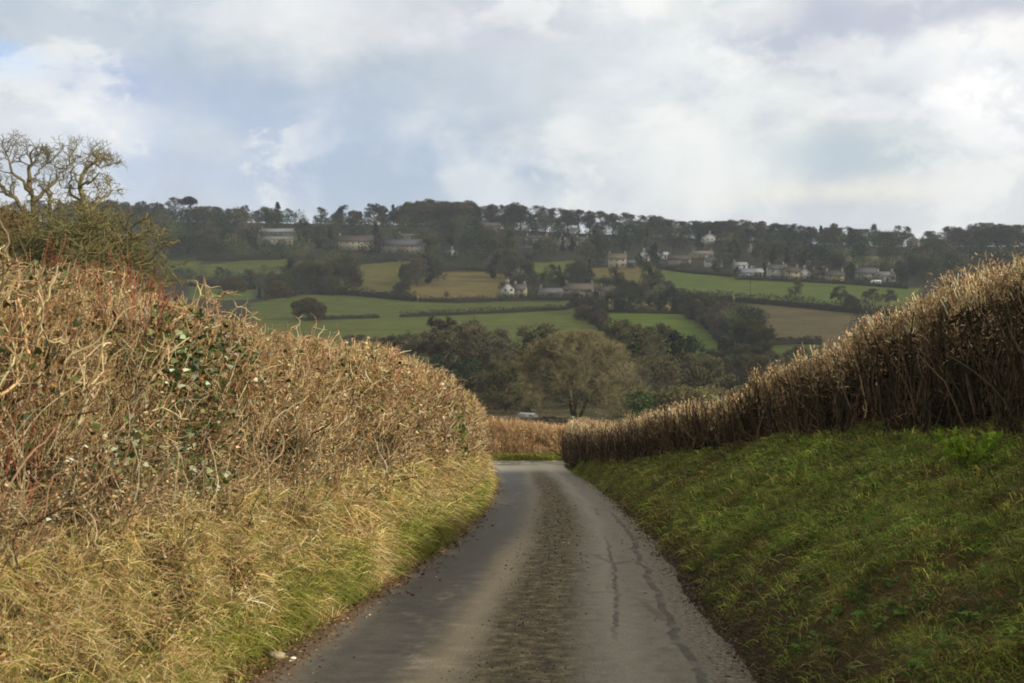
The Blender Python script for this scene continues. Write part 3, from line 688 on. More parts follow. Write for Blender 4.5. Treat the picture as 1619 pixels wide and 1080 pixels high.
def right_hedge():
    rng = np.random.default_rng(13)
    root = empty('hedge', (float(xc_f(14) + UR(14)) + .5, 14, float(zr_f(14) + 1.6))); O = np.array(root.location)
    tag(root, 'dark clipped hedge with sunlit twig tips on top of the grassy right bank', 'hedge')
    P, q, D, Q = grid_mesh(surf_R, np.arange(-3, 53.9, .14), np.linspace(0, 1, 34)); P[:, 0] += .3; P[:, 2] -= .14
    P += (np.stack([fbm(D * 6, Q * 30, 1, 161), D * 0, fbm(D * 6, Q * 30, 7, 162)], -1) - .5) * .2 * np.array([1, 0, 1])
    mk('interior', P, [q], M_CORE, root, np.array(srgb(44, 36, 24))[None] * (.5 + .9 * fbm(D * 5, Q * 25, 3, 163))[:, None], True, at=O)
    tw = Soup(); n = 96000
    d = np.where(rng.random(n) < .12, rng.uniform(-3, 4.5, n), samp_d(rng, n, 4.5, 53.8, 1.1)); qq = rng.random(n) * .96; kp = fbm(d * 2.6, qq * 3.2, 0, 165, 3) + rng.normal(0, .07, n) > np.where(qq < .36, .53, .44); d, qq = d[kp], qq[kp]; n = len(d); P0, Nn = surf_R(d, qq); sc = np.clip(d / 9, .8, 2.6)
    P0 = P0 - Nn * (rng.random(n) ** 1.2 * .36 - .02)[:, None]
    D0 = rng.normal(0, .75, (n, 3)) + Nn * .2 + np.array([0, 0, .75]); L = rng.uniform(.06, .24, n) * (1 + .2 * (sc - 1))
    Pl = polyline(rng, P0, D0, L, 4, .36, .04)
    C = pick(rng, [(146, 124, 90), (116, 96, 68), (86, 70, 50), (178, 154, 116), (58, 48, 34), (80, 78, 50)], [2.5, 3.5, 4, 1, 4, 1], n, .28)  # twigs tinted darker: shade of the hedge face deepened in the colour
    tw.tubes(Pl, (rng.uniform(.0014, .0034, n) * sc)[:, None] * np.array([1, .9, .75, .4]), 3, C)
    n = 19000; d = np.where(rng.random(n) < .1, rng.uniform(-3, 4.5, n), samp_d(rng, n, 4.5, 53.8, 1.05)); qq = rng.uniform(.56, .92, n); P0, Nn = surf_R(d, qq); sc = np.clip(d / 9, .8, 2.6)
    Pl = polyline(rng, P0 - np.array([0, 0, .08]), rng.normal(0, .25, (n, 3)) + np.array([-.12, 0, 1]), rng.uniform(.06, .27, n) * rng.uniform(.4, 1, n), 4, .22, .03)
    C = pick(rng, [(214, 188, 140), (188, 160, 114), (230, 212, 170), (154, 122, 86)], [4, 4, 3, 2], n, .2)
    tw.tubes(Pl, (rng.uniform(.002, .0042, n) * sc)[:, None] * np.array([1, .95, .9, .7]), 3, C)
    # withered leaves left on the tips catch the sun
    n = 22000; d = samp_d(rng, n, 4.5, 53.8, 1.1); P0, Nn = surf_R(d, rng.uniform(.3, .9, n)); P0 = P0 + np.stack([np.full(n, -.02), np.zeros(n), rng.uniform(-.06, .2, n)], -1)
    s = rng.uniform(.018, .042, n) * np.clip(d / 9, .8, 2.2)
    V, Fs, C2 = blades(rng, P0, rng.normal(0, .5, (n, 3)) + np.array([0, 0, .8]), s, s * .26, rng.uniform(.1, .6, n), pick(rng, [(204, 174, 130), (170, 138, 98), (130, 102, 70)], [3, 3, 3], n, .2))
    t_o = tw.obj('twig_mass', M_TWIG, root, at=O); t_o['kind'] = 'stuff'
    ls = Soup(); ls.add(V, Fs, C2); ls.obj('leaf_mass', M_LEAF, root, at=O)['kind'] = 'stuff'
    stm = Soup(); n = 1700; d = samp_d(rng, n, 4.5, 53, .9); P0, Nn = surf_R(d, rng.uniform(0, .2, n)); P0 = P0 + np.array([-.02, 0, -.05]) - Nn * rng.uniform(-.03, .1, n)[:, None]
    Pl = polyline(rng, P0, rng.normal(0, .22, (n, 3)) + np.array([0, 0, 1]), rng.uniform(.5, 1.2, n), 8, .16, .1)
    stm.tubes(Pl, (rng.uniform(.004, .010, n) * np.clip(d / 10, .9, 2))[:, None] * np.linspace(1, .5, 8), 5, pick(rng, [(92, 78, 56), (68, 56, 40), (130, 112, 84), (48, 40, 30)], [3, 3, .8, 3], n, .2))
    stm.obj('stem_mass', M_STEM, root, at=O)['kind'] = 'stuff'
right_hedge()

def right_bank_grass():
    rng = np.random.default_rng(14); s = Soup()
    # tufts: clusters of blades springing from one crown
    nt = 16500; dt = samp_d(rng, nt, 3.8, 47, 1.25); ub = UR(dt) - hw_f(dt); tt = rng.random(nt) * 1.05; ut = .16 + tt * ub
    g = fbm(dt * .9, ut * 2.0, 0, 91, 3); keep = rng.random(nt) < .16 + .9 * sstep(g, .41, .55) * (1 - .55 * sstep(tt, .7, 1.0)) * (.05 + .95 * sstep(tt, .08, .24))
    dt, ut, g, tt = dt[keep], ut[keep], g[keep], tt[keep]; nt = len(dt)
    k = 22; d = np.repeat(dt, k) + rng.normal(0, .06, nt * k) * np.clip(np.repeat(dt, k) / 8, 1, 2.5); u = np.repeat(ut, k) + rng.normal(0, .07, nt * k) * np.clip(np.repeat(dt, k) / 8, 1, 2)
    n = nt * k; x = xc_f(d) + hw_f(d) + u; P0 = np.stack([x, d, H(x, d) - .01], -1); sc = np.clip(d / 8, .8, 3)
    down = np.stack([np.full(n, -.42), np.full(n, -.05), np.full(n, .75)], -1)
    tl = np.repeat(rng.uniform(.6, 1.35, nt), k)
    L = rng.uniform(.04, .135, n) * tl * np.clip(sc, .9, 1.6)
    tc_ = pick(rng, [(118, 142, 54), (154, 168, 70), (84, 110, 42), (184, 186, 96), (150, 136, 82)], [4, 3.5, 4, 2, 2], nt, .25) * (.4 + 1.25 * fbm(dt * 1.5, ut * 3, 0, 95)[:, None])
    C = np.repeat(tc_, k, axis=0) * np.exp(rng.normal(0, .22, (n, 1)))
    dead = rng.random(n) < .10; C[dead] = pick(rng, [(120, 98, 58), (92, 72, 42)], [1, 1], int(dead.sum()), .2)
    V, Fs, C = blades(rng, P0, down + rng.normal(0, .42, (n, 3)), L, rng.uniform(.003, .007, n) * sc, rng.uniform(.3, 1.0, n), C); s.add(V, Fs, C)
    # dead stalks and brown litter between the tufts
    n = 80000; d = samp_d(rng, n, 3.8, 47, 1.2); t_ = rng.random(n) ** .8 * 1.1; u = .06 + t_ * (UR(d) - hw_f(d)); x = xc_f(d) + hw_f(d) + u
    P0 = np.stack([x, d, H(x, d) + rng.uniform(-.01, .04, n)], -1); L = rng.uniform(.04, .15, n) * np.clip(d / 10, .9, 1.6)
    D0 = rng.normal(0, .8, (n, 3)) * np.array([1, 1, .4]) + np.array([-.4, 0, .25])
    V, Fs, C = blades(rng, P0, D0, L, rng.uniform(.002, .006, n) * np.clip(d / 8, .8, 3), rng.uniform(.1, .8, n), pick(rng, [(122, 98, 66), (94, 74, 50), (154, 130, 92), (70, 56, 38), (84, 96, 44)], [4, 4, 2, 2.5, 3], n, .25)); s.add(V, Fs, C)
    n = 5200; kq = 7; d0_ = samp_d(rng, n // kq, 4, 30, 1.3); u0 = .3 + rng.random(n // kq) * (UR(d0_) - hw_f(d0_)); d = np.repeat(d0_, kq) + rng.normal(0, .02, n // kq * kq); u = np.repeat(u0, kq) + rng.normal(0, .02, n // kq * kq); n = len(d)
    x = xc_f(d) + hw_f(d) + u; P0 = np.stack([x, d, H(x, d) + .01], -1); L = rng.uniform(.03, .075, n) * np.clip(d / 9, 1, 1.6)
    V, Fs, C = blades(rng, P0, rng.normal(0, .8, (n, 3)) * np.array([1, 1, .3]) + np.array([-.3, 0, .55]), L, L * .55, rng.uniform(.1, .6, n), np.repeat(pick(rng, [(92, 124, 56), (66, 96, 44), (120, 140, 70), (112, 92, 56)], [3, 3, 2, 2], n // kq, .2), kq, axis=0)); s.add(V, Fs, C)
    tag(s.obj('bank_grass', M_GRASS), 'tufted dark green grass and dead stalks covering the shaded right bank', 'grass', kind='stuff')
    # two leafy plants under the hedge
    for (px, py, dd, sz, lab) in ((1550, 690, 10.2, 1.0, 'bright green upright leafy plant under the hedge on the right bank'), (1290, 682, 16.0, .6, 'small green leafy plant at the hedge foot near the middle of the right bank')):
        d0 = pdir(px, py + 14); x, y, z = at_y(px, dd); rg = np.random.default_rng(int(px)); k = 46; a = rg.random(k) * 2 * pi
        root = empty('leafy_plant', (x, y, z)); tag(root, lab, 'plant', 'leafy plants under the right hedge')
        r_ = rg.uniform(.02, .3, k) * sz; P0 = np.stack([np.cos(a) * r_, np.sin(a) * r_, np.full(k, .0)], -1)
        hs = rg.uniform(.1, .26, k) * sz; Pt = polyline(rg, P0, np.stack([np.cos(a) * .3, np.sin(a) * .3, np.ones(k)], -1), hs, 4, .1)
        q = Soup(); q.tubes(Pt, np.full((k, 4), .003), 4, pick(rg, [(110, 130, 50)], [1], k)); q.obj('stem_cluster', M_STEM, root)['kind'] = 'stuff'
        kk_ = k * 6; idx = rg.integers(0, k, kk_); P1 = Pt[idx, rg.integers(1, 4, kk_)]; ls = rg.uniform(.05, .11, kk_) * sz
        q = Soup(); V, Fs, C = blades(rg, P1, rg.normal(0, .5, (kk_, 3)) + np.array([0, 0, .8]), ls, ls * .38, rg.uniform(.1, .6, kk_), pick(rg, [(138, 164, 48), (112, 146, 40), (160, 176, 70)], [2, 2, 1], kk_, .12)); q.add(V, Fs, C); q.obj('foliage', M_GRASS, root)
right_bank_grass()

def end_hedge():
    rng = np.random.default_rng(15)
    x0, x1 = -8.0, 2.75; yb = 55.4
    def sf(x, q):
        oh = interp_cols([(0, 0, 0), (.3, .1, .45), (.55, .2, .9), (.65, .4, 1), (.85, 1.0, 1.0), (1, 1.4, .5)], q)
        y = yb + oh[:, 0] + (fbm(x * 1.3, q * 4, 0, 171, 3) - .5) * .4; y = y - sstep(x, -8, -2) * 0
        h = np.interp(x, [-8, -1.5, 2.7], [2.0, 1.6, 1.15]); z = H(x, np.full_like(x, yb)) + oh[:, 1] * h
        return np.stack([x, y, z], -1), unit(np.stack([x * 0, np.where(q < .55, -1.0, 0), np.where(q < .5, .2, 1.0)], -1))
    root = empty('hedge', (-1, yb + .5, float(H(-1, yb)))); O = np.array(root.location)
    tag(root, 'low clipped brown hedge crossing the end of the lane beyond the bend', 'hedge')
    P, q, D, Q = grid_mesh(sf, np.arange(x0, x1, .15), np.linspace(0, 1, 24)); P[:, 1] += .15; P[:, 2] -= .06
    mk('interior', P, [q], M_CORE, root, np.array(srgb(98, 74, 46))[None] * (.5 + .9 * fbm(D * 4, Q * 18, 3, 173))[:, None], True, at=O)
    tw = Soup(); n = 16000; x = rng.uniform(x0, x1, n); qq = rng.random(n); P0, Nn = sf(x, qq); P0 = P0 - Nn * rng.uniform(-.02, .15, n)[:, None]
    Pl = polyline(rng, P0, rng.normal(0, .4, (n, 3)) + np.array([0, -.15, 1]), rng.uniform(.15, .45, n), 4, .2)
    tw.tubes(Pl, rng.uniform(.005, .012, n)[:, None] * np.array([1, .9, .8, .5]), 3, pick(rng, [(202, 170, 122), (178, 142, 98), (146, 112, 76), (216, 192, 150)], [4, 4, 3, 1.5], n, .2))
    tw.obj('twig_mass', M_TWIG, root, at=O)['kind'] = 'stuff'
    s = Soup(); n = 9000; x = rng.uniform(x0, x1 + .6, n); y = yb - rng.random(n) * .8 + .1; P0 = np.stack([x, y, H(x, y)], -1)
    V, Fs, C = blades(rng, P0, rng.normal(0, .35, (n, 3)) + np.array([0, -.3, 1]), rng.uniform(.15, .45, n), rng.uniform(.012, .03, n), rng.uniform(.2, .8, n), pick(rng, [(150, 156, 60), (120, 132, 48), (186, 166, 100), (96, 104, 40)], [4, 4, 3, 2], n, .2)); s.add(V, Fs, C)
    n = 4000; x = rng.uniform(2.3, 4.6, n); y = rng.uniform(46.5, 51, n); P0 = np.stack([x, y, H(x, y)], -1)
    V, Fs, C = blades(rng, P0, rng.normal(0, .35, (n, 3)) + np.array([-.2, -.2, 1]), rng.uniform(.1, .3, n), rng.uniform(.012, .03, n), rng.uniform(.2, .8, n), pick(rng, [(84, 104, 34), (60, 78, 26), (110, 104, 56)], [4, 4, 3], n, .2)); s.add(V, Fs, C)
    tag(s.obj('junction_grass', M_GRASS), 'yellow-green grass strip under the low hedge at the bend', 'grass', kind='stuff')
end_hedge()

def gravel():
    rng = np.random.default_rng(18); n = 9500; d = samp_d(rng, n, 4, 40, 1.4); k = rng.random(n)
    u = np.where(k < .5, .12 + rng.normal(0, .2, n), np.where(k < .85, hw_f(d) - .12 + rng.normal(0, .13, n), -hw_f(d) + .1 + rng.normal(0, .12, n)))
    x = xc_f(d) + u; z = np.maximum(H(x, d), zr_f(d) + .05 * (1 - np.clip(u / hw_f(d), -1, 1) ** 2) + .012)
    r = rng.uniform(.0022, .0065, n) * np.clip(d / 9, .9, 2) * rng.choice([1, 1, 1, 1.8], n)
    o = np.array([[1, 0, 0], [0, 1, 0], [-1, 0, 0], [0, -1, 0], [0, 0, .7], [0, 0, -.7]]); V = o[None] * r[:, None, None] * rng.uniform(.6, 1.3, (n, 6, 1)); a = rng.random(n) * pi; c_, s_ = np.cos(a)[:, None], np.sin(a)[:, None]
    V = np.stack([V[:, :, 0] * c_ - V[:, :, 1] * s_, V[:, :, 0] * s_ + V[:, :, 1] * c_, V[:, :, 2]], -1) + np.stack([x, d, z + r * .3], -1)[:, None]
    f = np.array([[0, 1, 4], [1, 2, 4], [2, 3, 4], [3, 0, 4], [1, 0, 5], [2, 1, 5], [3, 2, 5], [0, 3, 5]]); F_ = (np.arange(n)[:, None, None] * 6 + f[None]).reshape(-1, 3)
    C = np.repeat(pick(rng, [(138, 132, 112), (104, 98, 80), (76, 70, 54), (180, 172, 152), (100, 88, 64)], [3, 3, 3, .8, 2], n, .15), 6, axis=0)
    o_ = mk('gravel', V.reshape(-1, 3), [F_], M_STONE, None, C); tag(o_, 'loose grit and small stones on the lane', 'gravel', kind='stuff')
gravel()
def stones():
    rng = np.random.default_rng(16)
    for (px, py, r, lab, c) in ((463, 1043, .022, 'small white stone at the left edge of the lane', (226, 218, 204)), (437, 1041, .06, 'flat grey stone by the white one at the left edge of the lane', (150, 136, 112))):
        d = pdir(px, py); t = np.arange(3, 20, .01) / d[1]; k = t[np.nonzero(d[2] * t < np.maximum(H(d[0] * t, d[1] * t), zr_f(d[1] * t) + .02))[0][0]]; x, y = d[0] * k, d[1] * k
        a = np.linspace(0, pi, 7)[:, None]; b = np.linspace(0, 2 * pi, 12, endpoint=False)[None]
        V = np.stack([np.sin(a) * np.cos(b), np.sin(a) * np.sin(b), np.cos(a) + 0 * b], -1).reshape(-1, 3)
        V *= (1 + (fbm(V[:, 0] * 2 + px, V[:, 1] * 2, V[:, 2] * 2, 5)[:, None] - .5) * .7) * np.array([1, .8, .5]) * r
        i = (np.arange(6)[:, None] * 12 + np.arange(12)[None]); j = (np.arange(6)[:, None] * 12 + (np.arange(12)[None] + 1) % 12)
        q = np.stack([i, i + 12, j + 12, j], -1).reshape(-1, 4)
        o = mk('stone', V, [q], M_STONE, None, np.array(srgb(*c)), True); o.location = (x, y, max(float(H(x, y)), float(zr_f(y)) + .02) + r * .3)
        tag(o, lab, 'stone')
stones()

# ------------------------------------------------------------------ trees
def kids(rng, P, Rr, n, smin, ang, Lf, rf, K, gnarl, up, env=None, Labs=None):
    N, Kp, _ = P.shape; idx = np.repeat(np.arange(N), n); s = smin + (1 - smin) * rng.random(N * n)
    s[::n] = 1.0 if n > 2 else s[::n]
    f = s * (Kp - 1); i = np.minimum(f.astype(int), Kp - 2); fr = (f - i)[:, None]
    P0 = P[idx, i] * (1 - fr) + P[idx, i + 1] * fr; T = unit(P[idx, i + 1] - P[idx, i]); r0 = Rr[idx, i] * (1 - fr[:, 0]) + Rr[idx, i + 1] * fr[:, 0]
    a = ang * rng.uniform(.45, 1.35, N * n); perp = unit(np.cross(T, rng.normal(0, 1, (N * n, 3))))
    D = T * np.cos(a)[:, None] + perp * np.sin(a)[:, None]
    plen = np.linalg.norm(P[idx, -1] - P[idx, 0], axis=1)
    L = (plen * Lf if Labs is None else Labs) * rng.uniform(.6, 1.25, N * n) * (1.25 - .55 * s)
    Pl = polyline(rng, P0, D, L, K, gnarl, up)
    if env is not None:
        c, e = env; tip = (Pl[:, -1] - c) / e; nrm = np.linalg.norm(tip, axis=1); fac = np.where(nrm > 1, np.clip(1 - (nrm - 1) * 1.6, .25, 1), 1)
        Pl = P0[:, None] + (Pl - P0[:, None]) * fac[:, None, None]
    Rk = (r0 * rf)[:, None] * np.linspace(1, .35, K)
    return Pl, Rk
def bare_tree(name, seed, h, wd, stems=1, dens=(9, 6, 6, 8), gnarl=.2, trunk_h=.3, rmin=.02, bark=(88, 76, 56), twig=(104, 86, 62), trunk_r=None, leanx=0.0, lowcrown=False, ivy=False, split=False):
    """returns (trunk mesh, crown mesh) at the origin"""
    rng = np.random.default_rng(seed); tr = trunk_r or h * .03
    c = np.array([leanx * .5, 0, h * .42]); e = np.array([wd / 2, wd / 2, h * .58])
    P0 = np.zeros((stems, 3)); 
    if stems > 1: P0[:, :2] = rng.normal(0, .35, (stems, 2)) * h * .03
    D = np.stack([rng.normal(0, .12 if stems == 1 else .22, stems) + leanx / h, rng.normal(0, .12 if stems == 1 else .22, stems), np.ones(stems)], -1)
    T = polyline(rng, P0, D, np.full(stems, h * .86), 10, gnarl * .22, .06); T[:, 0, 2] -= .3
    TR = np.full((stems, 1), tr / stems ** .4) * np.array([1.25, 1, .92, .84, .75, .64, .5, .38, .26, .15])
    tk = Soup(); tk.tubes(T, TR, 9, pick(rng, [bark], [1], stems, .05))
    L1, R1 = kids(rng, T, TR, dens[0], trunk_h, 1.15, 0, .55, 8, gnarl, .035, (c, e), wd * .46); tk.tubes(L1, np.maximum(R1, rmin), 6, pick(rng, [bark], [1], len(L1), .1))
    L2, R2 = kids(rng, L1, R1, dens[1], .2, .85, 0, .6, 6, gnarl * 1.1, .06, (c, e), wd * .27); tk.tubes(L2, np.maximum(R2, rmin), 4, pick(rng, [bark], [1], len(L2), .1))
    cr = Soup(); L3, R3 = kids(rng, L2, R2, dens[2], .15, .8, 0, .6, 5, gnarl * 1.1, .05, (c, e), wd * .17); cr.tubes(L3, np.maximum(R3, rmin * .8), 3, pick(rng, [twig, bark], [1, 1], len(L3), .15))
    L4, R4 = kids(rng, L3, R3, dens[3], .1, .75, 0, .7, 4, gnarl, .06, (c, e), wd * .11); cr.tubes(L4, np.maximum(R4, rmin * .55), 3, pick(rng, [twig], [1], len(L4), .22))
    if len(dens) > 4:
        L5, R5 = kids(rng, L4, R4, dens[4], .1, .7, 0, .8, 3, gnarl, .05, (c, e), wd * .06); cr.tubes(L5, np.maximum(R5, rmin * .4), 3, pick(rng, [twig], [1], len(L5), .25))
    if ivy:
        n = 5000; idx = rng.integers(0, len(L1), n // 2); k_ = rng.integers(0, 6, n // 2); Q = np.concatenate([L1[idx, k_], T[rng.integers(0, stems, n // 2), rng.integers(1, 8, n // 2)]])
        Q = Q + rng.normal(0, h * .035, Q.shape); s = rng.uniform(.15, .35, len(Q))
        V, Fs, C = blades(rng, Q, rng.normal(0, 1, Q.shape), s, s * .8, rng.uniform(0, .5, len(Q)), pick(rng, [(46, 58, 30), (60, 72, 36), (34, 44, 24)], [1, 1, 1], len(Q), .2)); cr.add(V, Fs, C)
    AV = np.concatenate(cr.V); lx, ly = (AV[:, :2].min(0) + AV[:, :2].max(0)) / 2 / np.median(AV[:, 2])
    for sp in (tk, cr):
        for v_ in sp.V: zc = np.clip(v_[:, 2], 0, None); v_[:, 0] -= lx * zc; v_[:, 1] -= ly * zc
    AV = np.concatenate(cr.V); fz = h / np.percentile(AV[:, 2], 99.7); cx0, cx1 = np.percentile(AV[:, 0], [.6, 99.4]); cy0, cy1 = np.percentile(AV[:, 1], [.6, 99.4]); fx = wd / max((cx1 - cx0 + cy1 - cy0) / 2, .1)
    for sp in (tk, cr): sp.V = [v * np.array([fx, fx, fz]) for v in sp.V]
    a = tk.obj('trunk', M_BARK, None, smooth=True); b = cr.obj('crown', M_CROWN, None)
    ma, mb = a.data, b.data; bpy.data.objects.remove(a); bpy.data.objects.remove(b); return ma, mb
def leafy_tree(seed, h, wd, form='round', cols=((40, 52, 28), (54, 66, 34), (30, 40, 24)), n=5200):
    rng = np.random.default_rng(seed); tk = Soup()
    T = polyline(rng, np.array([[0, 0, -.3]]), np.array([[.05, .02, 1.0]]), np.array([h * .9]), 9, .05); tk.tubes(T, (h * .028) * np.linspace(1, .12, 9)[None], 8, pick(rng, [(84, 68, 50)], [1], 1, .02))
    nl = 26; zt = rng.uniform(.3, .9, nl) if form != 'pine' else rng.uniform(.68, .92, nl); L = wd * .42 * (1.1 - zt * (.8 if form == 'cone' else .2))
    a = rng.random(nl) * 2 * pi; P0 = np.stack([np.interp(zt, np.linspace(0, 1, 9), T[0, :, 0]), np.interp(zt, np.linspace(0, 1, 9), T[0, :, 1]), zt * h * .9], -1)
    B = polyline(rng, P0, np.stack([np.cos(a), np.sin(a), np.full(nl, .25)], -1), L, 5, .12); tk.tubes(B, (h * .008) * np.linspace(1, .3, 5)[None].repeat(nl, 0), 4, pick(rng, [(84, 68, 50)], [1], nl, .1))
    cr = Soup()
    nc = 60; u = rng.random(nc)
    if form == 'cone':
        z = (.12 + .86 * u) * h; rr = wd / 2 * (1.02 - u) * rng.uniform(.3, 1, nc); cs = wd * .13 * (1.15 - u)
    elif form == 'pine':
        z = h * (.72 + .26 * u); rr = wd / 2 * np.sqrt(np.clip(1 - (2 * u - .8) ** 2 * .8, 0, 1)) * rng.random(nc) ** .5; cs = np.full(nc, wd * .13)
    else:
        z = h * (.1 + .86 * u); rr = wd / 2 * np.sqrt(np.clip(1 - (2 * u - .8) ** 2 * .85, .02, 1)) * rng.random(nc) ** .45; cs = np.full(nc, wd * .12)
    a = rng.random(nc) * 2 * pi; ctr = np.stack([np.cos(a) * rr, np.sin(a) * rr, z], -1); cc = pick(rng, cols, [1] * len(cols), nc, .2)
    idx = rng.integers(0, nc, n); Q = ctr[idx] + unit(rng.normal(0, 1, (n, 3))) * (cs[idx] * rng.random(n) ** .4)[:, None] * np.array([1, 1, .75])
    s = rng.uniform(.2, .45, n) * h / 12
    V, Fs, C = blades(rng, Q, unit(Q - ctr[idx]) + rng.normal(0, .5, (n, 3)), s, s * .55, rng.uniform(0, .5, n), cc[idx] * np.exp(rng.normal(0, .15, (n, 1)))); cr.add(V, Fs, C)
    a = tk.obj('trunk', M_BARK, None, smooth=True); b = cr.obj('crown', M_EVER, None)
    ma, mb = a.data, b.data; bpy.data.objects.remove(a); bpy.data.objects.remove(b); return ma, mb
def plant(name, meshes, loc, s=1.0, rz=0.0, label='', cat='tree', group=None, sx=None):
    r = empty(name, loc, rz); r.scale = (s * (sx or 1), s * (sx or 1), s); tag(r, label, cat, group)
    for nm, me in zip(('trunk', 'crown'), meshes): link(bpy.data.objects.new(nm, me), r)
    return r

# --- the big tree below the junction
X, Yv, Zv = at_y(912, 118)
plant('bare_tree', bare_tree('t', 301, 9.5, 12.8, 4, (9, 6, 5, 6, 2), .2, .16, .022, (70, 67, 48), (111, 105, 77), .34), (X, Yv, Zv), 1, 0.4, 'big round-headed bare tree with several stems behind the low hedge at the bend')
# --- the old oaks at the left
def oak(seed, base, yd, limbs, label, bark=(104, 94, 66)):
    """a pollarded oak: each heavy limb follows the bends seen in the photograph, with its own depth"""
    rng = np.random.default_rng(seed); x0, y0, z0 = at_y(base, yd); k = yd / F; root = empty('oak_tree', (x0, y0, z0)); tag(root, label, 'tree')
    tk, cr = Soup(), Soup(); PP, RR = [], []
    for pts, r0, r1, dep in limbs:
        q = np.array([[(p[0] - base) * k, dep * i / (len(pts) - 1), (EYE - p[1]) * k - z0] for i, p in enumerate(pts)]); t = np.linspace(0, len(pts) - 1, 9)
        q = np.stack([np.interp(t, np.arange(len(pts)), q[:, j]) for j in range(3)], -1); q[1:-1] += rng.normal(0, .07, (7, 3)); PP.append(q); RR.append(np.linspace(r0, r1, 9))
    P = np.array(PP); Rr = np.array(RR); tk.tubes(P, Rr, 8, pick(rng, [bark], [1], len(P), .06))
    A, RA = kids(rng, P, np.minimum(Rr, .09), 7, .3, .9, 0, .55, 7, .42, .05, None, 1.25); tk.tubes(A, np.maximum(RA, .018), 5, pick(rng, [bark], [1], len(A), .1))
    B, RB = kids(rng, A, RA, 6, .15, .85, 0, .6, 6, .42, .05, None, .62); cr.tubes(B, np.maximum(RB, .011), 4, pick(rng, [(118, 108, 78)], [1], len(B), .12))
    D, RD = kids(rng, B, RB, 5, .1, .8, 0, .7, 5, .38, .03, None, .32); cr.tubes(D, np.maximum(RD, .0075), 3, pick(rng, [(128, 118, 90), (110, 100, 74)], [1, 1], len(D), .15))
    tk.obj('trunk', M_BARK, root, smooth=True); cr.obj('crown', M_CROWN, root)
oak(312, 58, 58, [([(62, 715), (60, 480), (58, 380), (52, 310)], .34, .15, .3), ([(52, 310), (50, 285), (42, 262), (50, 236)], .15, .04, .6), ([(56, 345), (30, 322), (14, 300), (-4, 268)], .13, .04, -1.2), ([(54, 318), (74, 296), (88, 285), (98, 262)], .11, .035, 1.0),
                  ([(58, 380), (24, 350), (-10, 340), (-30, 318)], .12, .04, .8), ([(52, 305), (34, 284), (28, 262), (24, 240)], .09, .03, -.9), ([(60, 400), (84, 352), (92, 322), (80, 300)], .13, .05, -.8), ([(50, 285), (64, 270), (68, 250)], .07, .03, .8)], 'tall gnarled bare oak at the far left behind the hedge, left of its twin')
oak(316, 138, 60, [([(140, 720), (142, 480), (140, 380), (136, 330)], .30, .16, .2), ([(136, 330), (130, 304), (124, 288), (136, 268), (152, 252), (153, 240)], .16, .05, .4), ([(137, 345), (146, 328), (156, 314), (172, 300)], .10, .035, .8), ([(128, 296), (144, 292), (156, 290), (168, 276)], .08, .03, -.7),
                  ([(134, 320), (112, 306), (104, 288), (112, 262)], .09, .03, .9), ([(144, 258), (160, 262), (172, 262)], .06, .025, .4), ([(126, 288), (118, 268), (120, 246)], .07, .025, -.5)], 'narrower gnarled bare oak with a crooked top, right of the other oak on the left', (128, 118, 78))
ok3 = bare_tree('t', 317, 11.6, 9.6, 3, (12, 7, 6, 6), .42, .15, .026, (104, 96, 64), (122, 112, 76), .26, 0, True)
x, y, z = at_y(125, 52); plant('thorn_tree', ok3, (x, y, z), 1.0, 2.0, 'wide low twiggy olive-brown tree in front of the two oaks behind the left hedge')
ok4 = bare_tree('t', 319, 11.8, 6.4, 3, (10, 8, 8, 9), .42, .2, .022, (96, 86, 56), (108, 94, 60), .26, 0, True)
x, y, z = at_y(-30, 55); plant('thorn_tree', ok4, (x, y, z), 1.0, 1.0, 'twiggy thorn tree cut by the left edge of the photo beside the taller oak')

# --- shared meshes for trees seen far off (about 10 m high)
BARE = [bare_tree('b%d' % i, 400 + i, 10, wdt, st, (12, 6, 6, 7), .2, tk, rm, bk, tw_, .2) for i, (wdt, st, tk, rm, bk, tw_) in enumerate([
    (9.4, 1, .08, .050, (66, 64, 50), (104, 96, 76)), (7.4, 1, .1, .050, (64, 62, 48), (92, 88, 66)), (10.5, 2, .06, .055, (78, 68, 50), (92, 88, 66)),
    (5.8, 1, .1, .050, (66, 60, 50), (84, 78, 64)), (8.0, 3, .06, .055, (70, 66, 48), (92, 88, 60)), (8.8, 1, .14, .050, (70, 62, 50), (90, 86, 64))])]
IVY = [bare_tree('i%d' % i, 430 + i, 10, wdt, 1, (11, 5, 5, 6), .2, .08, .05, (60, 60, 42), (84, 80, 56), .24, ivy=True) for i, wdt in enumerate([6.5, 8.5])]
ROUND = [leafy_tree(440 + i, 10, wdt) for i, wdt in enumerate([7.5, 9.5])]
CONE = [leafy_tree(450 + i, 10, wdt, 'cone', ((32, 42, 26), (42, 54, 32), (26, 34, 24))) for i, wdt in enumerate([4.5, 6.0])]
PINE = [leafy_tree(460, 10, 5.0, 'pine', ((36, 48, 32), (28, 38, 28)))]
SHRUB = [bare_tree('s', 470, 5, 7, 5, (6, 6, 6, 6), .25, .05, .05, (74, 66, 46), (96, 84, 58), .15, lowcrown=True), leafy_tree(471, 5, 5.5)]
KINDS = {'bare': (BARE, 'bare_tree', 'tree'), 'ivy': (IVY, 'ivy_clad_tree', 'tree'), 'round': (ROUND, 'evergreen_tree', 'tree'), 'cone': (CONE, 'conifer', 'tree'), 'pine': (PINE, 'pine_tree', 'tree'), 'shrub': (SHRUB[:1], 'bush', 'bush'), 'eshrub': (SHRUB[1:], 'evergreen_bush', 'bush')}
TREES = []        # (kind, px, base point, height px) collected first, labelled afterwards
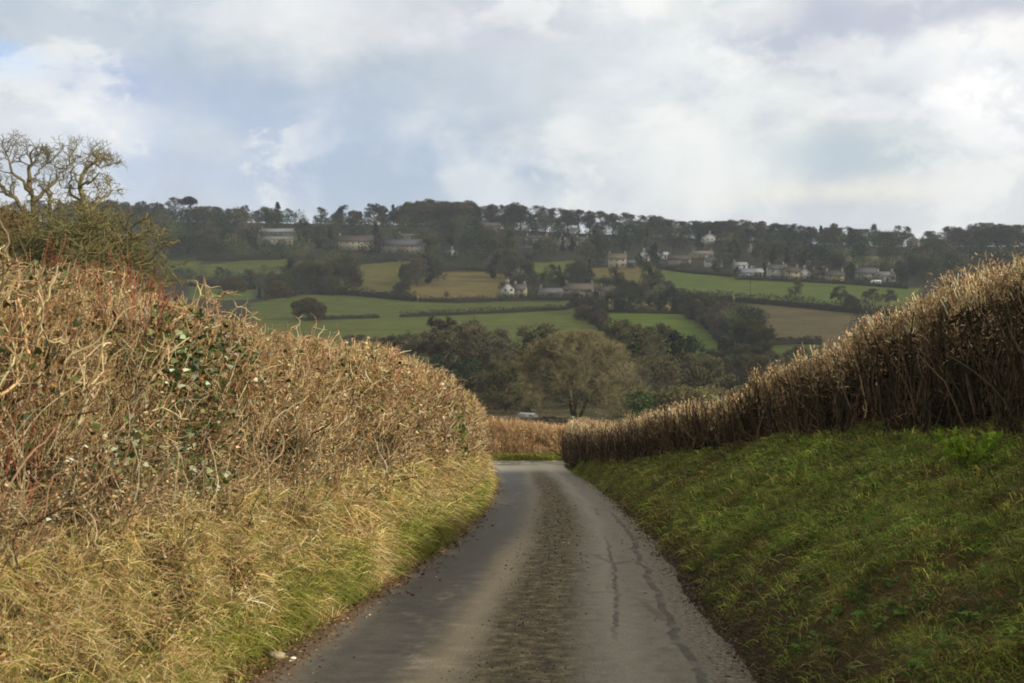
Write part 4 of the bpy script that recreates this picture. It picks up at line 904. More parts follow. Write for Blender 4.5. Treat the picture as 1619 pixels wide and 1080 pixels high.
def T_(kind, px, base, hpx, wf=1.0, yd=None, zone='hill'):
    """base: pixel row of the foot on the hillside (or None when yd gives the distance)"""
    p = at_y(px, yd) if yd else at(px, base)
    TREES.append((kind, px, p, hpx * p[1] / F, wf, zone, base))

# skyline, left to right: column, height in pixels, kind, distance
rs = random.Random(5)
for px, hp, k, wf in [(176, 34, 'bare', 1.3), (200, 30, 'round', 1.2), (226, 32, 'bare', 1), (252, 30, 'bare', .9), (278, 38, 'bare', 1.1), (301, 40, 'pine', .9), (322, 27, 'bare', 1.3), (345, 25, 'bare', 1.1), (362, 22, 'round', 1), (389, 28, 'bare', .8), (408, 20, 'round', 1.1), (426, 26, 'ivy', 1), (440, 36, 'cone', 1.1), (456, 24, 'round', 1), (508, 27, 'bare', .9), (538, 31, 'ivy', 1.1), (562, 25, 'bare', .9), (592, 36, 'bare', 1.1), (612, 28, 'round', .9), (622, 34, 'cone', .9), (645, 34, 'bare', 1), (668, 40, 'bare', 1.1), (690, 42, 'ivy', 1.1), (712, 40, 'bare', 1), (738, 42, 'bare', .8), (756, 36, 'ivy', .9), (778, 40, 'bare', .8), (802, 42, 'ivy', .8), (822, 40, 'bare', .8), (842, 40, 'bare', .9), (862, 38, 'bare', .8), (880, 38, 'bare', .8), (898, 36, 'bare', .8), (915, 38, 'bare', .8), (933, 36, 'bare', .8), (951, 37, 'bare', .8), (969, 35, 'bare', .8), (987, 35, 'bare', .8), (1004, 33, 'bare', .8), (1024, 32, 'ivy', .9), (1042, 32, 'bare', 1), (1058, 28, 'ivy', 1), (1090, 28, 'bare', 1), (1112, 29, 'bare', 1.1), (1134, 31, 'round', 1), (1156, 34, 'bare', 1.2), (1180, 32, 'ivy', 1), (1204, 32, 'bare', 1.1), (1228, 30, 'round', 1), (1248, 30, 'ivy', .9), (1264, 29, 'round', .9), (1282, 28, 'bare', 1), (1297, 32, 'cone', .9), (1318, 34, 'bare', .9), (1340, 30, 'ivy', 1), (1362, 28, 'bare', 1), (1380, 36, 'round', .7), (1402, 26, 'bare', 1), (1424, 34, 'bare', .9), (1470, 26, 'bare', 1), (1496, 32, 'bare', 1.1), (1516, 30, 'bare', .9), (1534, 36, 'round', .8), (1554, 38, 'bare', 1.1), (1576, 36, 'bare', 1.2), (1594, 34, 'ivy', 1), (1612, 36, 'bare', 1.1), (214, 27, 'ivy', 1.1), (240, 30, 'bare', 1.2), (336, 26, 'bare', 1.2), (376, 24, 'bare', 1.1), (604, 30, 'bare', 1), (634, 32, 'ivy', 1), (657, 36, 'bare', 1.1), (700, 40, 'bare', 1.1), (726, 40, 'bare', 1), (748, 38, 'bare', .9), (790, 38, 'bare', .8), (812, 40, 'bare', .8), (1075, 26, 'bare', 1.1), (1101, 28, 'bare', 1.1), (1123, 28, 'ivy', 1.1), (1145, 32, 'bare', 1.1), (1168, 32, 'bare', 1.2), (1192, 31, 'bare', 1.1), (1216, 30, 'ivy', 1.1), (1238, 29, 'bare', 1.1), (1272, 27, 'bare', 1.1), (1308, 28, 'bare', 1.1), (1330, 28, 'ivy', 1), (1350, 27, 'bare', 1.1), (1390, 24, 'bare', 1.1), (1412, 24, 'ivy', 1), (1640, 34, 'bare', 1), (150, 34, 'bare', 1.2), (120, 34, 'bare', 1.2), (90, 32, 'ivy', 1), (60, 34, 'bare', 1.1), (25, 34, 'bare', 1.1)]:
    T_(k, px, None, hp, wf * (2.0 if 765 < px < 1030 else 1.35), 822 + rs.uniform(-14, 16), 'skyline')
# trees among the houses and field corners (column, foot row, height px, kind)
for a in [(330, 388, 26, 'bare'), (362, 392, 30, 'round'), (392, 388, 26, 'bare'), (485, 385, 34, 'round'), (505, 392, 36, 'ivy'), (522, 380, 24, 'cone'), (594, 384, 34, 'cone'), (600, 400, 30, 'bare'), (692, 380, 44, 'round'), (680, 402, 28, 'bare'), (716, 388, 36, 'ivy'), (742, 394, 30, 'round'), (770, 396, 34, 'bare'), (802, 400, 40, 'ivy'),
          (480, 455, 42, 'bare'), (505, 460, 46, 'bare'), (545, 452, 48, 'bare'), (525, 466, 30, 'bare'), (562, 466, 34, 'bare'), (430, 458, 28, 'bare'), (395, 452, 26, 'bare'), (460, 440, 36, 'ivy'), (440, 470, 26, 'shrub'), (370, 462, 24, 'shrub'), (410, 473, 20, 'cone'), (345, 440, 18, 'bare'), (300, 448, 24, 'bare'), (315, 460, 24, 'bare'),
          (660, 452, 44, 'bare'), (676, 448, 46, 'ivy'), (645, 448, 30, 'bare'), (693, 444, 30, 'bare'), (635, 462, 16, 'shrub'), (706, 470, 9, 'eshrub'), (780, 440, 40, 'ivy'), (800, 440, 46, 'bare'), (818, 446, 48, 'bare'), (795, 466, 20, 'bare'), (488, 505, 34, 'shrub'),
          (872, 452, 34, 'round'), (884, 450, 32, 'cone'), (890, 470, 34, 'cone'), (858, 456, 26, 'ivy'), (842, 462, 30, 'bare'), (835, 448, 24, 'bare'), (912, 446, 34, 'bare'), (932, 440, 32, 'cone'), (925, 412, 30, 'bare'), (975, 452, 30, 'ivy'), (1030, 458, 44, 'ivy'), (1020, 466, 34, 'bare'), (1000, 478, 34, 'round'), (945, 420, 28, 'round'),
          (912, 492, 30, 'bare'), (935, 498, 40, 'bare'), (958, 494, 34, 'ivy'), (974, 494, 32, 'ivy'), (986, 494, 32, 'round'), (1012, 494, 34, 'round'), (1032, 494, 28, 'bare'), (1042, 494, 32, 'ivy'), (1062, 494, 40, 'round'), (1082, 496, 32, 'bare'), (948, 512, 22, 'shrub'), (925, 505, 22, 'shrub'), (998, 494, 22, 'bare'),
          (1100, 505, 30, 'bare'), (1118, 520, 34, 'bare'), (1140, 536, 36, 'bare'), (1160, 556, 44, 'bare'), (1185, 562, 56, 'bare'), (1200, 565, 50, 'bare'), (1172, 575, 32, 'bare'), (1128, 500, 24, 'round'), (1118, 488, 22, 'bare'), (1055, 470, 26, 'bare'), (1010, 420, 20, 'round'), (1034, 420, 34, 'round'), (1036, 408, 26, 'cone'),
          (1258, 470, 30, 'bare'), (1330, 482, 30, 'bare'), (1345, 490, 24, 'bare'), (1380, 486, 30, 'bare'), (1405, 484, 26, 'bare'), (1112, 478, 16, 'bare'), (1150, 425, 22, 'bare'), (1138, 432, 30, 'round'), (1208, 438, 26, 'cone'), (1290, 440, 28, 'bare'), (1298, 445, 22, 'round'), (1345, 442, 26, 'round'), (1318, 424, 26, 'bare'), (1420, 440, 26, 'round'), (1440, 436, 30, 'round'), (1465, 430, 24, 'bare'), (1105, 395, 28, 'cone'), (1145, 398, 28, 'bare'), (1160, 410, 32, 'round'), (1080, 395, 28, 'round'), (1065, 402, 28, 'bare'), (1165, 440, 18, 'round'), (1195, 415, 24, 'bare'), (1220, 415, 30, 'ivy'), (1244, 418, 28, 'cone'), (1270, 420, 30, 'ivy'), (1445, 408, 14, 'round'),
          (890, 400, 30, 'cone'), (870, 396, 22, 'round'), (905, 398, 26, 'cone'), (945, 395, 34, 'ivy'), (960, 400, 26, 'bare'), (850, 400, 22, 'ivy'), (990, 398, 28, 'round'), (1020, 392, 26, 'ivy')]:
    T_(a[3], a[0], a[1], a[2], 1.15 if a[3] in ('bare', 'shrub') else 1.0)
# the tree belt in the valley bottom: column, distance, height in metres
for px, yd, hm, k, wf in [(600, 262, 10, 'bare', 1.1), (635, 240, 12, 'bare', 1.1), (668, 225, 12.5, 'bare', 1.2), (700, 250, 15, 'bare', 1.1), (730, 215, 14, 'bare', 1.1), (752, 240, 14.5, 'ivy', 1), (775, 205, 13, 'bare', 1.2), (805, 235, 13.5, 'bare', 1.1), (838, 210, 14.5, 'ivy', 1), (690, 190, 9, 'round', 1), (800, 175, 8, 'bare', 1), (745, 180, 8.5, 'round', 1), (985, 235, 15, 'bare', 1.1), (1012, 215, 14, 'ivy', 1.1), (1040, 245, 14, 'bare', 1.2), (1062, 225, 14, 'ivy', 1.0), (1095, 240, 11.5, 'round', .8), (1040, 195, 9, 'bare', 1.2), (1075, 205, 8, 'bare', 1.3), (1110, 215, 9, 'bare', 1.1), (1135, 230, 9.5, 'bare', 1.2), (1165, 240, 7.5, 'bare', 1.3), (1012, 180, 7.5, 'bare', 1.1), (1190, 250, 7, 'bare', 1.3), (1225, 262, 7, 'bare', 1.3), (870, 250, 12, 'bare', 1), (935, 250, 12, 'bare', 1.1), (560, 285, 9, 'bare', 1.2), (1262, 275, 7, 'bare', 1.3), (655, 200, 9, 'bare', 1.2), (1090, 290, 9, 'cone', 1)]:
    p = at_y(px, yd); TREES.append((k, px, p, hm, wf, 'valley', proj(*p)[1]))

# ------------------------------------------------------------------ houses
HOUSES = []
def wmat_col(c): return (np.array(srgb(*c)) * .85 + np.mean(srgb(*c)) * .15) * .68
_win = {}
def house(px0, px1, ytop, ybase, wall, roof, label, nick, gable=False, rows=2, rz=0.0, chim=1, cat='house', name='stone_house', depth=None, dy=0):
    pxm = (px0 + px1) / 2; x, y, z = at(pxm, ybase)
    m = y / F; wdt = (px1 - px0) * m; ht = max((ybase - ytop) * m, 3.0)
    dp = depth or min(max(wdt * .6, 5.0), 8.0)
    rh = min(dp * .42, ht * .42) if not gable else min(wdt * .42, ht * .45)
    eh = ht - rh; z0 = z - 1.0
    root = empty(name, (x, y, z), rz); tag(root, label, cat, 'houses across the valley')
    hx, hy = wdt / 2, dp / 2
    if gable:
        v = np.array([[-hx, -hy, -1], [hx, -hy, -1], [hx, -hy, eh], [0, -hy, ht], [-hx, -hy, eh], [-hx, hy, -1], [hx, hy, -1], [hx, hy, eh], [0, hy, ht], [-hx, hy, eh]])
    else:
        v = np.array([[-hx, hy, -1], [-hx, -hy, -1], [-hx, -hy, eh], [-hx, 0, ht], [-hx, hy, eh], [hx, hy, -1], [hx, -hy, -1], [hx, -hy, eh], [hx, 0, ht], [hx, hy, eh]])
    q4 = np.array([[0, 1, 6, 5], [1, 2, 7, 6], [4, 0, 5, 9]]); q5 = np.array([[0, 4, 3, 2, 1], [5, 6, 7, 8, 9]]); qr = np.array([[2, 3, 8, 7], [3, 4, 9, 8]])
    mk('wall', v, [q4, q5, qr], M_WALL, root, wmat_col(wall))
    # roof: two thick slopes with an overhang
    s = Soup(); o_ = .35; tk = .22
    a, b = (hx, hy) if gable else (hy, hx)
    for sg in (-1, 1):
        sl_ = (ht - eh) / a; lo = np.array([sg * (a + o_), eh - sl_ * o_]); hi = np.array([0, ht])
        pts = [lo + [0, .02], hi + [0, .02], hi + [0, tk], lo + [0, tk]]
        V = []
        for e in (-(b + o_), b + o_):
            for p in pts: V.append([p[0], e, p[1]] if gable else [e, p[0], p[1]])
        s.add(np.array(V, float), np.array([[0, 1, 2, 3], [7, 6, 5, 4], [0, 4, 5, 1], [2, 6, 7, 3], [3, 7, 4, 0], [1, 5, 6, 2]]), wmat_col(roof))
    ro = s.obj('roof', M_ROOF, root)
    for k in range(chim):
        s = Soup(); cx = (-1 if k % 2 == 0 else 1) * (hx - .7) if not gable else 0; cy = 0 if not gable else (hy - .8) * (1 if k == 0 else -1)
        if k == 2: cx = 0
        s.box((cx, cy, ht + .35), (.95, .7, 2.0), wmat_col([c * .85 for c in wall])); s.box((cx, cy, ht + 1.4), (1.1, .85, .12), wmat_col((150, 140, 120)))
        for e in (-.22, .22): s.box((cx + e, cy, ht + 1.66), (.24, .24, .4), wmat_col((160, 90, 60)))
        s.obj('chimney', M_STONE, ro)
    # windows and door on the front (towards the valley) and windows on one end
    def window(cx, cz, w_, h_, side=False):
        key = (round(w_, 2), round(h_, 2), side)
        if key not in _win:
            f = Soup(); t_ = .12; col = wmat_col((216, 212, 202)); dd = .06
            def bx(c, d): f.box(c if not side else (c[1], c[0], c[2]), d if not side else (d[1], d[0], d[2]), col)
            bx((0, 0, h_ / 2 - t_ / 2), (w_, dd, t_)); bx((0, 0, -h_ / 2 + t_ / 2), (w_, dd * 1.6, t_)); bx((-w_ / 2 + t_ / 2, 0, 0), (t_, dd * .9, h_ - 2 * t_)); bx((w_ / 2 - t_ / 2, 0, 0), (t_, dd * .9, h_ - 2 * t_)); bx((0, 0, 0), (.07, dd * .8, h_ - 2 * t_))
            o1 = f.obj('window', M_PAINT); g = Soup()
            dims = (w_ - 2 * t_, .03, h_ - 2 * t_); g.box((0, 0, 0), dims if not side else (dims[1], dims[0], dims[2]), wmat_col((38, 42, 48))); o2 = g.obj('pane', M_GLASS)
            _win[key] = (o1.data, o2.data); bpy.data.objects.remove(o1); bpy.data.objects.remove(o2)
        a_, b_ = _win[key]; o = link(bpy.data.objects.new('window', a_), root); o.location = (cx, -hy - .02, cz) if not side else (-hx - .02, cx, cz); link(bpy.data.objects.new('pane', b_), o)
    nst = rows; sh = eh / nst; nb = max(2, int(wdt // 2.9)); wz = min(1.35, sh * .5)
    doorb = nb // 2
    for r in range(nst):
        for k in range(nb):
            cx = -hx + wdt * (k + .5) / nb
            if r == 0 and k == doorb:
                s = Soup(); s.box((cx, -hy - .03, min(2.05, sh * .85) / 2), (.95, .1, min(2.05, sh * .85)), wmat_col((70, 62, 54))); s.obj('door', M_PAINT, root)
            else: window(cx, sh * r + sh * .58, 1.15, wz)
    if hy > 2.4:
        for cy in (-hy / 2, hy / 2): window(cy, sh * (nst - .42), .95, wz, True)
    HOUSES.append((nick, pxm, (ytop + ybase) / 2))
CREAM = (206, 192, 156); STONE = (176, 164, 134); WHITE = (226, 222, 210); GREYR = (112, 112, 112); BRNR = (104, 95, 84); PALER = (168, 172, 172)
HL = [
    (412, 467, 362, 374, (150, 158, 150), PALER, 'long pale grey-roofed house, upper one of the pair at the left end of the hill', 'the long pale-roofed house', False, 1),
    (408, 469, 374, 386, CREAM, (150, 146, 136), 'long low cream house just below the pale grey roof at the left', 'the long cream house', False, 1),
    (536, 590, 373, 394, CREAM, BRNR, 'wide cream house with a brown roof and gable ends, right of the long cream one', 'the brown-roofed cream house', False, 2),
    (604, 676, 379, 400, STONE, GREYR, 'long grey-roofed stone terrace with a tall chimney in the wood', 'the long grey terrace', False, 2),
    (630, 662, 370, 379, STONE, GREYR, 'small grey-roofed house tucked behind the long grey terrace', 'the house behind the terrace', False, 1),
    (757, 791, 353, 367, (160, 148, 132), (118, 104, 94), 'pinkish brown-roofed house high in the wood below the ridge', 'the pinkish house', False, 1),
    (706, 724, 394, 404, WHITE, GREYR, 'tiny white cottage in trees right of the long grey terrace', 'the tiny white cottage', True, 1),
    (832, 866, 373, 384, CREAM, BRNR, 'wide cream bungalow high in the wood above the green field', 'the cream bungalow', False, 1),
    (880, 900, 374, 392, STONE, GREYR, 'stone house with a front gable right of the cream bungalow', 'the gabled stone house', True, 2),
    (911, 931, 375, 389, WHITE, GREYR, 'pale square house in the wood, right of the gabled stone house', 'the pale square house', False, 2),
    (950, 964, 377, 386, STONE, BRNR, 'small stone cottage under dark trees near the middle of the wood', 'the small stone cottage', False, 1),
    (829, 850, 390, 398, (140, 140, 138), GREYR, 'low grey outbuilding beneath the cream bungalow', 'the low grey outbuilding', False, 1),
    (962, 990, 402, 423, CREAM, (132, 122, 96), 'tall cream house with two chimneys above the olive field', 'the tall cream house', False, 2),
    (986, 1004, 412, 422, (96, 100, 112), (104, 110, 124), 'dark blue-grey shed against the right side of the tall cream house', 'the blue-grey shed', False, 1),
    (1009, 1027, 397, 412, WHITE, (150, 154, 154), 'bright white house showing a pointed gable', 'the bright white gable', True, 2),
    (1040, 1056, 399, 409, WHITE, (190, 190, 188), 'small bright white house left of the pinkish row', 'the small bright white house', False, 1),
    (1056, 1092, 404, 419, (190, 166, 146), BRNR, 'pinkish row of cottages above the big green field', 'the pinkish row', False, 2),
    (1108, 1136, 369, 386, WHITE, (160, 150, 140), 'large white gabled house standing high among dark trees', 'the high white gabled house', True, 2),
    (1094, 1126, 397, 408, STONE, (152, 140, 124), 'wide stone house with a tan roof below the high white one', 'the tan-roofed house', False, 1),
    (1114, 1141, 408, 422, WHITE, GREYR, 'pale two-storey house directly below the tan-roofed one', 'the pale two-storey house', False, 2),
    (1183, 1191, 389, 399, WHITE, GREYR, 'narrow white house alone in the dark wood', 'the narrow white house', True, 2),
    (1158, 1180, 415, 425, WHITE, (176, 178, 180), 'low white-roofed house at the left end of the lower village', 'the low white-roofed house', False, 1),
    (1166, 1190, 425, 439, (200, 206, 212), (150, 156, 166), 'bluish white house nearest the hedge in the lower village', 'the bluish white house', False, 2),
    (1190, 1205, 425, 438, STONE, (196, 198, 198), 'small house with a pale shiny roof beside the bluish white one', 'the shiny-roofed house', False, 1),
    (1213, 1240, 419, 442, (196, 192, 178), GREYR, 'tall grey-roofed house with chimney starting the cream terrace', 'the tall grey-roofed house', False, 2),
    (1240, 1262, 423, 443, (200, 184, 136), BRNR, 'yellowish stone house, middle of the terrace in the lower village', 'the yellowish terrace house', False, 2),
    (1262, 1282, 424, 441, WHITE, GREYR, 'white end house of the terrace in the lower village', 'the white end house', True, 2),
    (1284, 1303, 427, 442, (176, 158, 130), (96, 88, 82), 'brown-stone cottage between the terrace and the yellow house', 'the brown-stone cottage', False, 2),
    (1305, 1333, 429, 447, (214, 194, 130), BRNR, 'yellow-cream house standing out in the lower village', 'the yellow-cream house', False, 2),
    (1352, 1383, 424, 443, (186, 176, 152), GREYR, 'grey-roofed stone pair right of the yellow-cream house', 'the grey-roofed pair', False, 2),
    (1384, 1413, 430, 445, (218, 212, 198), (150, 146, 140), 'white house at the right end of the lower village', 'the right-hand white house', False, 1),
    (1434, 1453, 374, 394, (204, 190, 164), (140, 126, 112), 'tall square cream house standing up on the right skyline', 'the tall skyline house', True, 3),
    (1457, 1497, 378, 390, (206, 202, 190), GREYR, 'long low white house right of the tall house on the skyline', 'the long skyline house', False, 1),
    (793, 812, 447, 472, WHITE, (92, 86, 84), 'white gabled cottage at the left of the farm below the brown field', 'the white farm cottage', True, 2),
    (812, 832, 450, 471, CREAM, (120, 110, 98), 'cream farmhouse touching the white gabled cottage', 'the cream farmhouse', False, 2),
    (852, 888, 456, 472, (168, 164, 150), (128, 126, 118), 'low greyish farm building half hidden by dark conifers', 'the greyish farm building', False, 1),
    (892, 938, 449, 470, (178, 164, 138), (122, 112, 96), 'long stone barn right of the conifers by the farm', 'the long stone barn', False, 2),
    (948, 970, 454, 468, (172, 156, 128), BRNR, 'small stone cottage behind the row of ivy-clad trees', 'the cottage behind the tree row', False, 1)]
for hh in HL:
    rv = random.Random(int(hh[0])); house(hh[0], hh[1], hh[2] , hh[3], hh[4], hh[5], hh[6], hh[7], hh[8], hh[9], rz=rv.uniform(-.25, .25), chim=rv.choice([1, 2]) if hh[1] - hh[0] > 15 else 1)

# ------------------------------------------------------------------ place and label the trees
LMK = [(n, a, b) for n, a, b in HOUSES] + [('the brown field', 715, 450), ('the bright green field', 1030, 520), ('the ploughed field', 1255, 520), ('the wide lower field', 700, 525), ('the big green field', 1300, 460)]
DESC = {'bare': ['bare brown tree', 'slim bare tree', 'broad bare tree', 'narrow bare tree', 'many-stemmed bare tree', 'reddish bare tree'], 'ivy': ['ivy-clad tree', 'broad ivy-clad tree'], 'round': ['dark evergreen tree', 'wide dark evergreen'], 'cone': ['dark conifer', 'broad dark conifer'], 'pine': ['lone pine with round top'], 'shrub': ['bare spreading bush'], 'eshrub': ['small dark evergreen bush']}
ORD = ['first', 'second', 'third', 'fourth', 'fifth', 'sixth', 'seventh', 'eighth', 'ninth', 'tenth', 'eleventh', 'twelfth']
recs = []
rv = random.Random(77)
for kind, px, p, hm, wf, zone, base in TREES:
    pool, nm, cat = KINDS[kind]; vi = rv.randrange(len(pool)); ref = 5.0 if 'shrub' in kind else 10.0
    if kind == 'bare' and zone == 'skyline' and 770 < px < 1010: vi = rv.choice([3, 1, 5])
    py = proj(*p)[1] - hm * F / p[1] / 2
    d = DESC[kind][vi % len(DESC[kind])]
    size = ('tall ' if hm > (17 if zone != 'valley' else 14) else 'small ' if hm < (9 if zone != 'valley' else 8.6) else '') if 'lone' not in d and not d.startswith('small') else ''
    if zone == 'skyline':
        near = min(LMK, key=lambda l: abs(l[1] - px) + .5 * abs(l[2] - py)); rel = 'on the skyline above'
        lab = f'{size}{d} {rel} {near[0]}'
        if px > 1420: lab = f'{size}{d} on the right skyline near {near[0]}'
        if px < 405: lab = f'{size}{d} on the left skyline' 
    elif zone == 'valley':
        sd_ = 'left' if px < 905 else 'right'; row = 'in the valley belt behind' if p[1] > 212 else 'in the front of the valley belt,'
        lab = f'{size}{d} {"behind" if p[1] > 212 else "in front of the belt"}, {sd_} of the big round tree'
    else:
        near = min(LMK, key=lambda l: math.hypot(l[1] - px, 1.6 * (l[2] - py))); dx, dy_ = px - near[1], py - near[2]
        rel = ('right of' if dx > 0 else 'left of') if abs(dx) > 1.2 * abs(dy_) else ('below' if dy_ > 0 else 'above')
        lab = f'{size}{d} just {rel} {near[0]}'
    recs.append([lab, px, kind, vi, p, hm, wf, nm, cat, zone, ref])
from collections import defaultdict
by = defaultdict(list)
for r in recs: by[r[0]].append(r)
for lab, rr in by.items():
    if len(rr) > 1:
        rr.sort(key=lambda r: r[1])
        for i, r in enumerate(rr): r[0] = f'{lab}, {"leftmost" if i == 0 else "rightmost" if i == len(rr) - 1 else ORD[i] + " from left"}'
GROUPN = {'skyline': 'trees along the skyline', 'hill': 'trees among the fields and houses across the valley', 'valley': 'trees of the belt in the valley bottom'}
for lab, px, kind, vi, p, hm, wf, nm, cat, zone, ref in recs:
    pool = KINDS[kind][0]; s = hm / ref
    plant(nm, pool[vi], p, s, rv.uniform(0, 2 * pi), lab[0].upper() + lab[1:] if False else lab, cat, GROUPN[zone], wf)

# ------------------------------------------------------------------ woodland clothing the slope and valley bottom (one mass)
def woodland():
    rng = np.random.default_rng(90); s = Soup(); pts = []
    regions = [([(0, 352), (160, 352), (480, 356), (700, 360), (860, 368), (1060, 378), (1300, 386), (1430, 396), (1619, 392), (1700, 392), (1700, 440), (1450, 440), (1340, 424), (1210, 416), (1120, 404), (1060, 398), (990, 398), (900, 412), (815, 416), (790, 428), (690, 424), (560, 410), (320, 410), (0, 425)], 560, (7, 12)),
               ([(150, 420), (300, 440), (330, 446), (455, 436), (470, 415), (545, 412), (545, 440), (520, 458), (440, 466), (400, 458), (290, 452), (150, 470)], 90, (5, 8)),
               ([(650, 415), (700, 424), (690, 440), (650, 452), (640, 440)], 14, (5, 9)),
               ([(790, 430), (815, 418), (825, 440), (930, 448), (1040, 450), (1050, 465), (1090, 478), (1060, 482), (930, 474), (800, 474), (810, 450)], 60, (4, 7)),
               ([(1085, 500), (1130, 495), (1205, 510), (1215, 560), (1165, 560), (1135, 528)], 40, (5, 9)),
               ([(1340, 425), (1450, 430), (1500, 440), (1440, 458), (1340, 446)], 30, (5, 8))]
    for poly, n, (h0, h1) in regions:
        xs = [p[0] for p in poly]; ys = [p[1] for p in poly]; c = 0
        while c < n:
            px, py = rng.uniform(min(xs), max(xs)), rng.uniform(min(ys), max(ys))
            if not inpoly(np.array([px]), np.array([py]), poly)[0]: continue
            c += 1
            # keep clear of the house fronts
            if any(hh[0] - 5 < px < hh[1] + 5 and hh[3] - 3 < py < hh[3] + 16 for hh in HL): 
                pts.append((px, py, rng.uniform(2.5, 4.6)))
            else: pts.append((px, py, rng.uniform(h0, h1)))
    allp = [(at(px, py), h) for px, py, h in pts]
    for k in range(300):
        px = rng.uniform(-20, 1660)
        if 455 < px < 700 and rng.random() < .75: continue
        allp.append((at_y(px, rng.uniform(770, 835)), rng.uniform(5, 9.5)))
    for k in range(150):
        px = rng.choice([rng.uniform(640, 765), rng.uniform(1060, 1420), rng.uniform(150, 440), rng.uniform(1480, 1650)], p=[.22, .48, .2, .1])
        allp.append((at_y(px, rng.uniform(800, 850)), rng.uniform(8.5, 12.5)))
    for k in range(60):
        px = rng.uniform(955, 1330); yd = rng.uniform(135, 200); allp.append((at_y(px, yd), rng.uniform(3, 5)))
    for k in range(26):
        px = rng.uniform(560, 850); yd = rng.uniform(165, 205); allp.append((at_y(px, yd), rng.uniform(2, 4)))
    for hh in HL:
        for k in range(2 if hh[1] - hh[0] < 30 else 4):
            allp.append((at(rng.uniform(hh[0] - 3, hh[1] + 3), hh[3] + rng.uniform(1, 4)), rng.uniform(1.8, 4.2)))
    for k in range(320):
        px = rng.choice([rng.uniform(-700, 0), rng.uniform(1660, 2400)]); allp.append((at_y(px, rng.uniform(560, 850)), rng.uniform(6, 11)))
    # valley floor scrub
    for k in range(320):
        yd = rng.uniform(190, 335); px = rng.uniform(100, 1800); p = at_y(px, yd)
        allp.append((p, rng.uniform(3, 7.5) if 620 < px < 1200 and yd < 290 else rng.uniform(1.5, 3.5)))
    for p, h in allp:
        kind = rng.random(); w_ = h * rng.uniform(.7, 1.15); n = 330 if p[1] > 300 else 1500
        ever = kind < (.30 if p[1] > 300 else .14)
        u = unit(rng.normal(0, 1, (n, 3))) * (rng.random(n) ** .35)[:, None] * np.array([w_ / 2, w_ / 2, h * .46])
        lump = .75 + .5 * fbm(u[:, 0] / w_ * 4 + h, u[:, 1] / w_ * 4, u[:, 2] / h * 4, 7, 2); u *= lump[:, None]
        Q = u + np.array([p[0], p[1], p[2] + h * .5])
        if ever:
            c0 = pick(rng, [(36, 54, 28), (50, 66, 32), (28, 42, 24)], [1, 1, 1], 1, .25); C = c0 * np.exp(rng.normal(0, .2, (n, 1))); sz = rng.uniform(.4, .8, n) * h / 9
            V, Fs, C = blades(rng, Q, u / np.array([w_, w_, h]) + rng.normal(0, .3, (n, 3)), sz, sz * .6, rng.uniform(0, .5, n), C)
        else:
            c0 = pick(rng, [(64, 68, 46), (82, 78, 54), (50, 58, 38), (74, 82, 50), (96, 92, 66)], [1, 1, 1, 1, .6], 1, .3) * (np.ones(3) if p[1] > 300 else np.array([1.65, 1.4, 1.25])); C = c0 * np.exp(rng.normal(0, .2, (n, 1))); sz = rng.uniform(.8, 1.9, n) * h / 9 * (1 if p[1] > 300 else .6)
            V, Fs, C = blades(rng, Q, u / np.array([w_, w_, h]) * 2 + rng.normal(0, .25, (n, 3)) + np.array([0, 0, .5]), sz, rng.uniform(.08, .2, n) * h / 9 * 1.6, rng.uniform(0, .3, n), C)
        s.add(V, Fs, C)
    tag(s.obj('woodland', mat_tint('woodland_brush', .9, .1)), 'dark winter wood covering the hillside around the houses and the valley bottom', 'woodland', kind='stuff')
woodland()

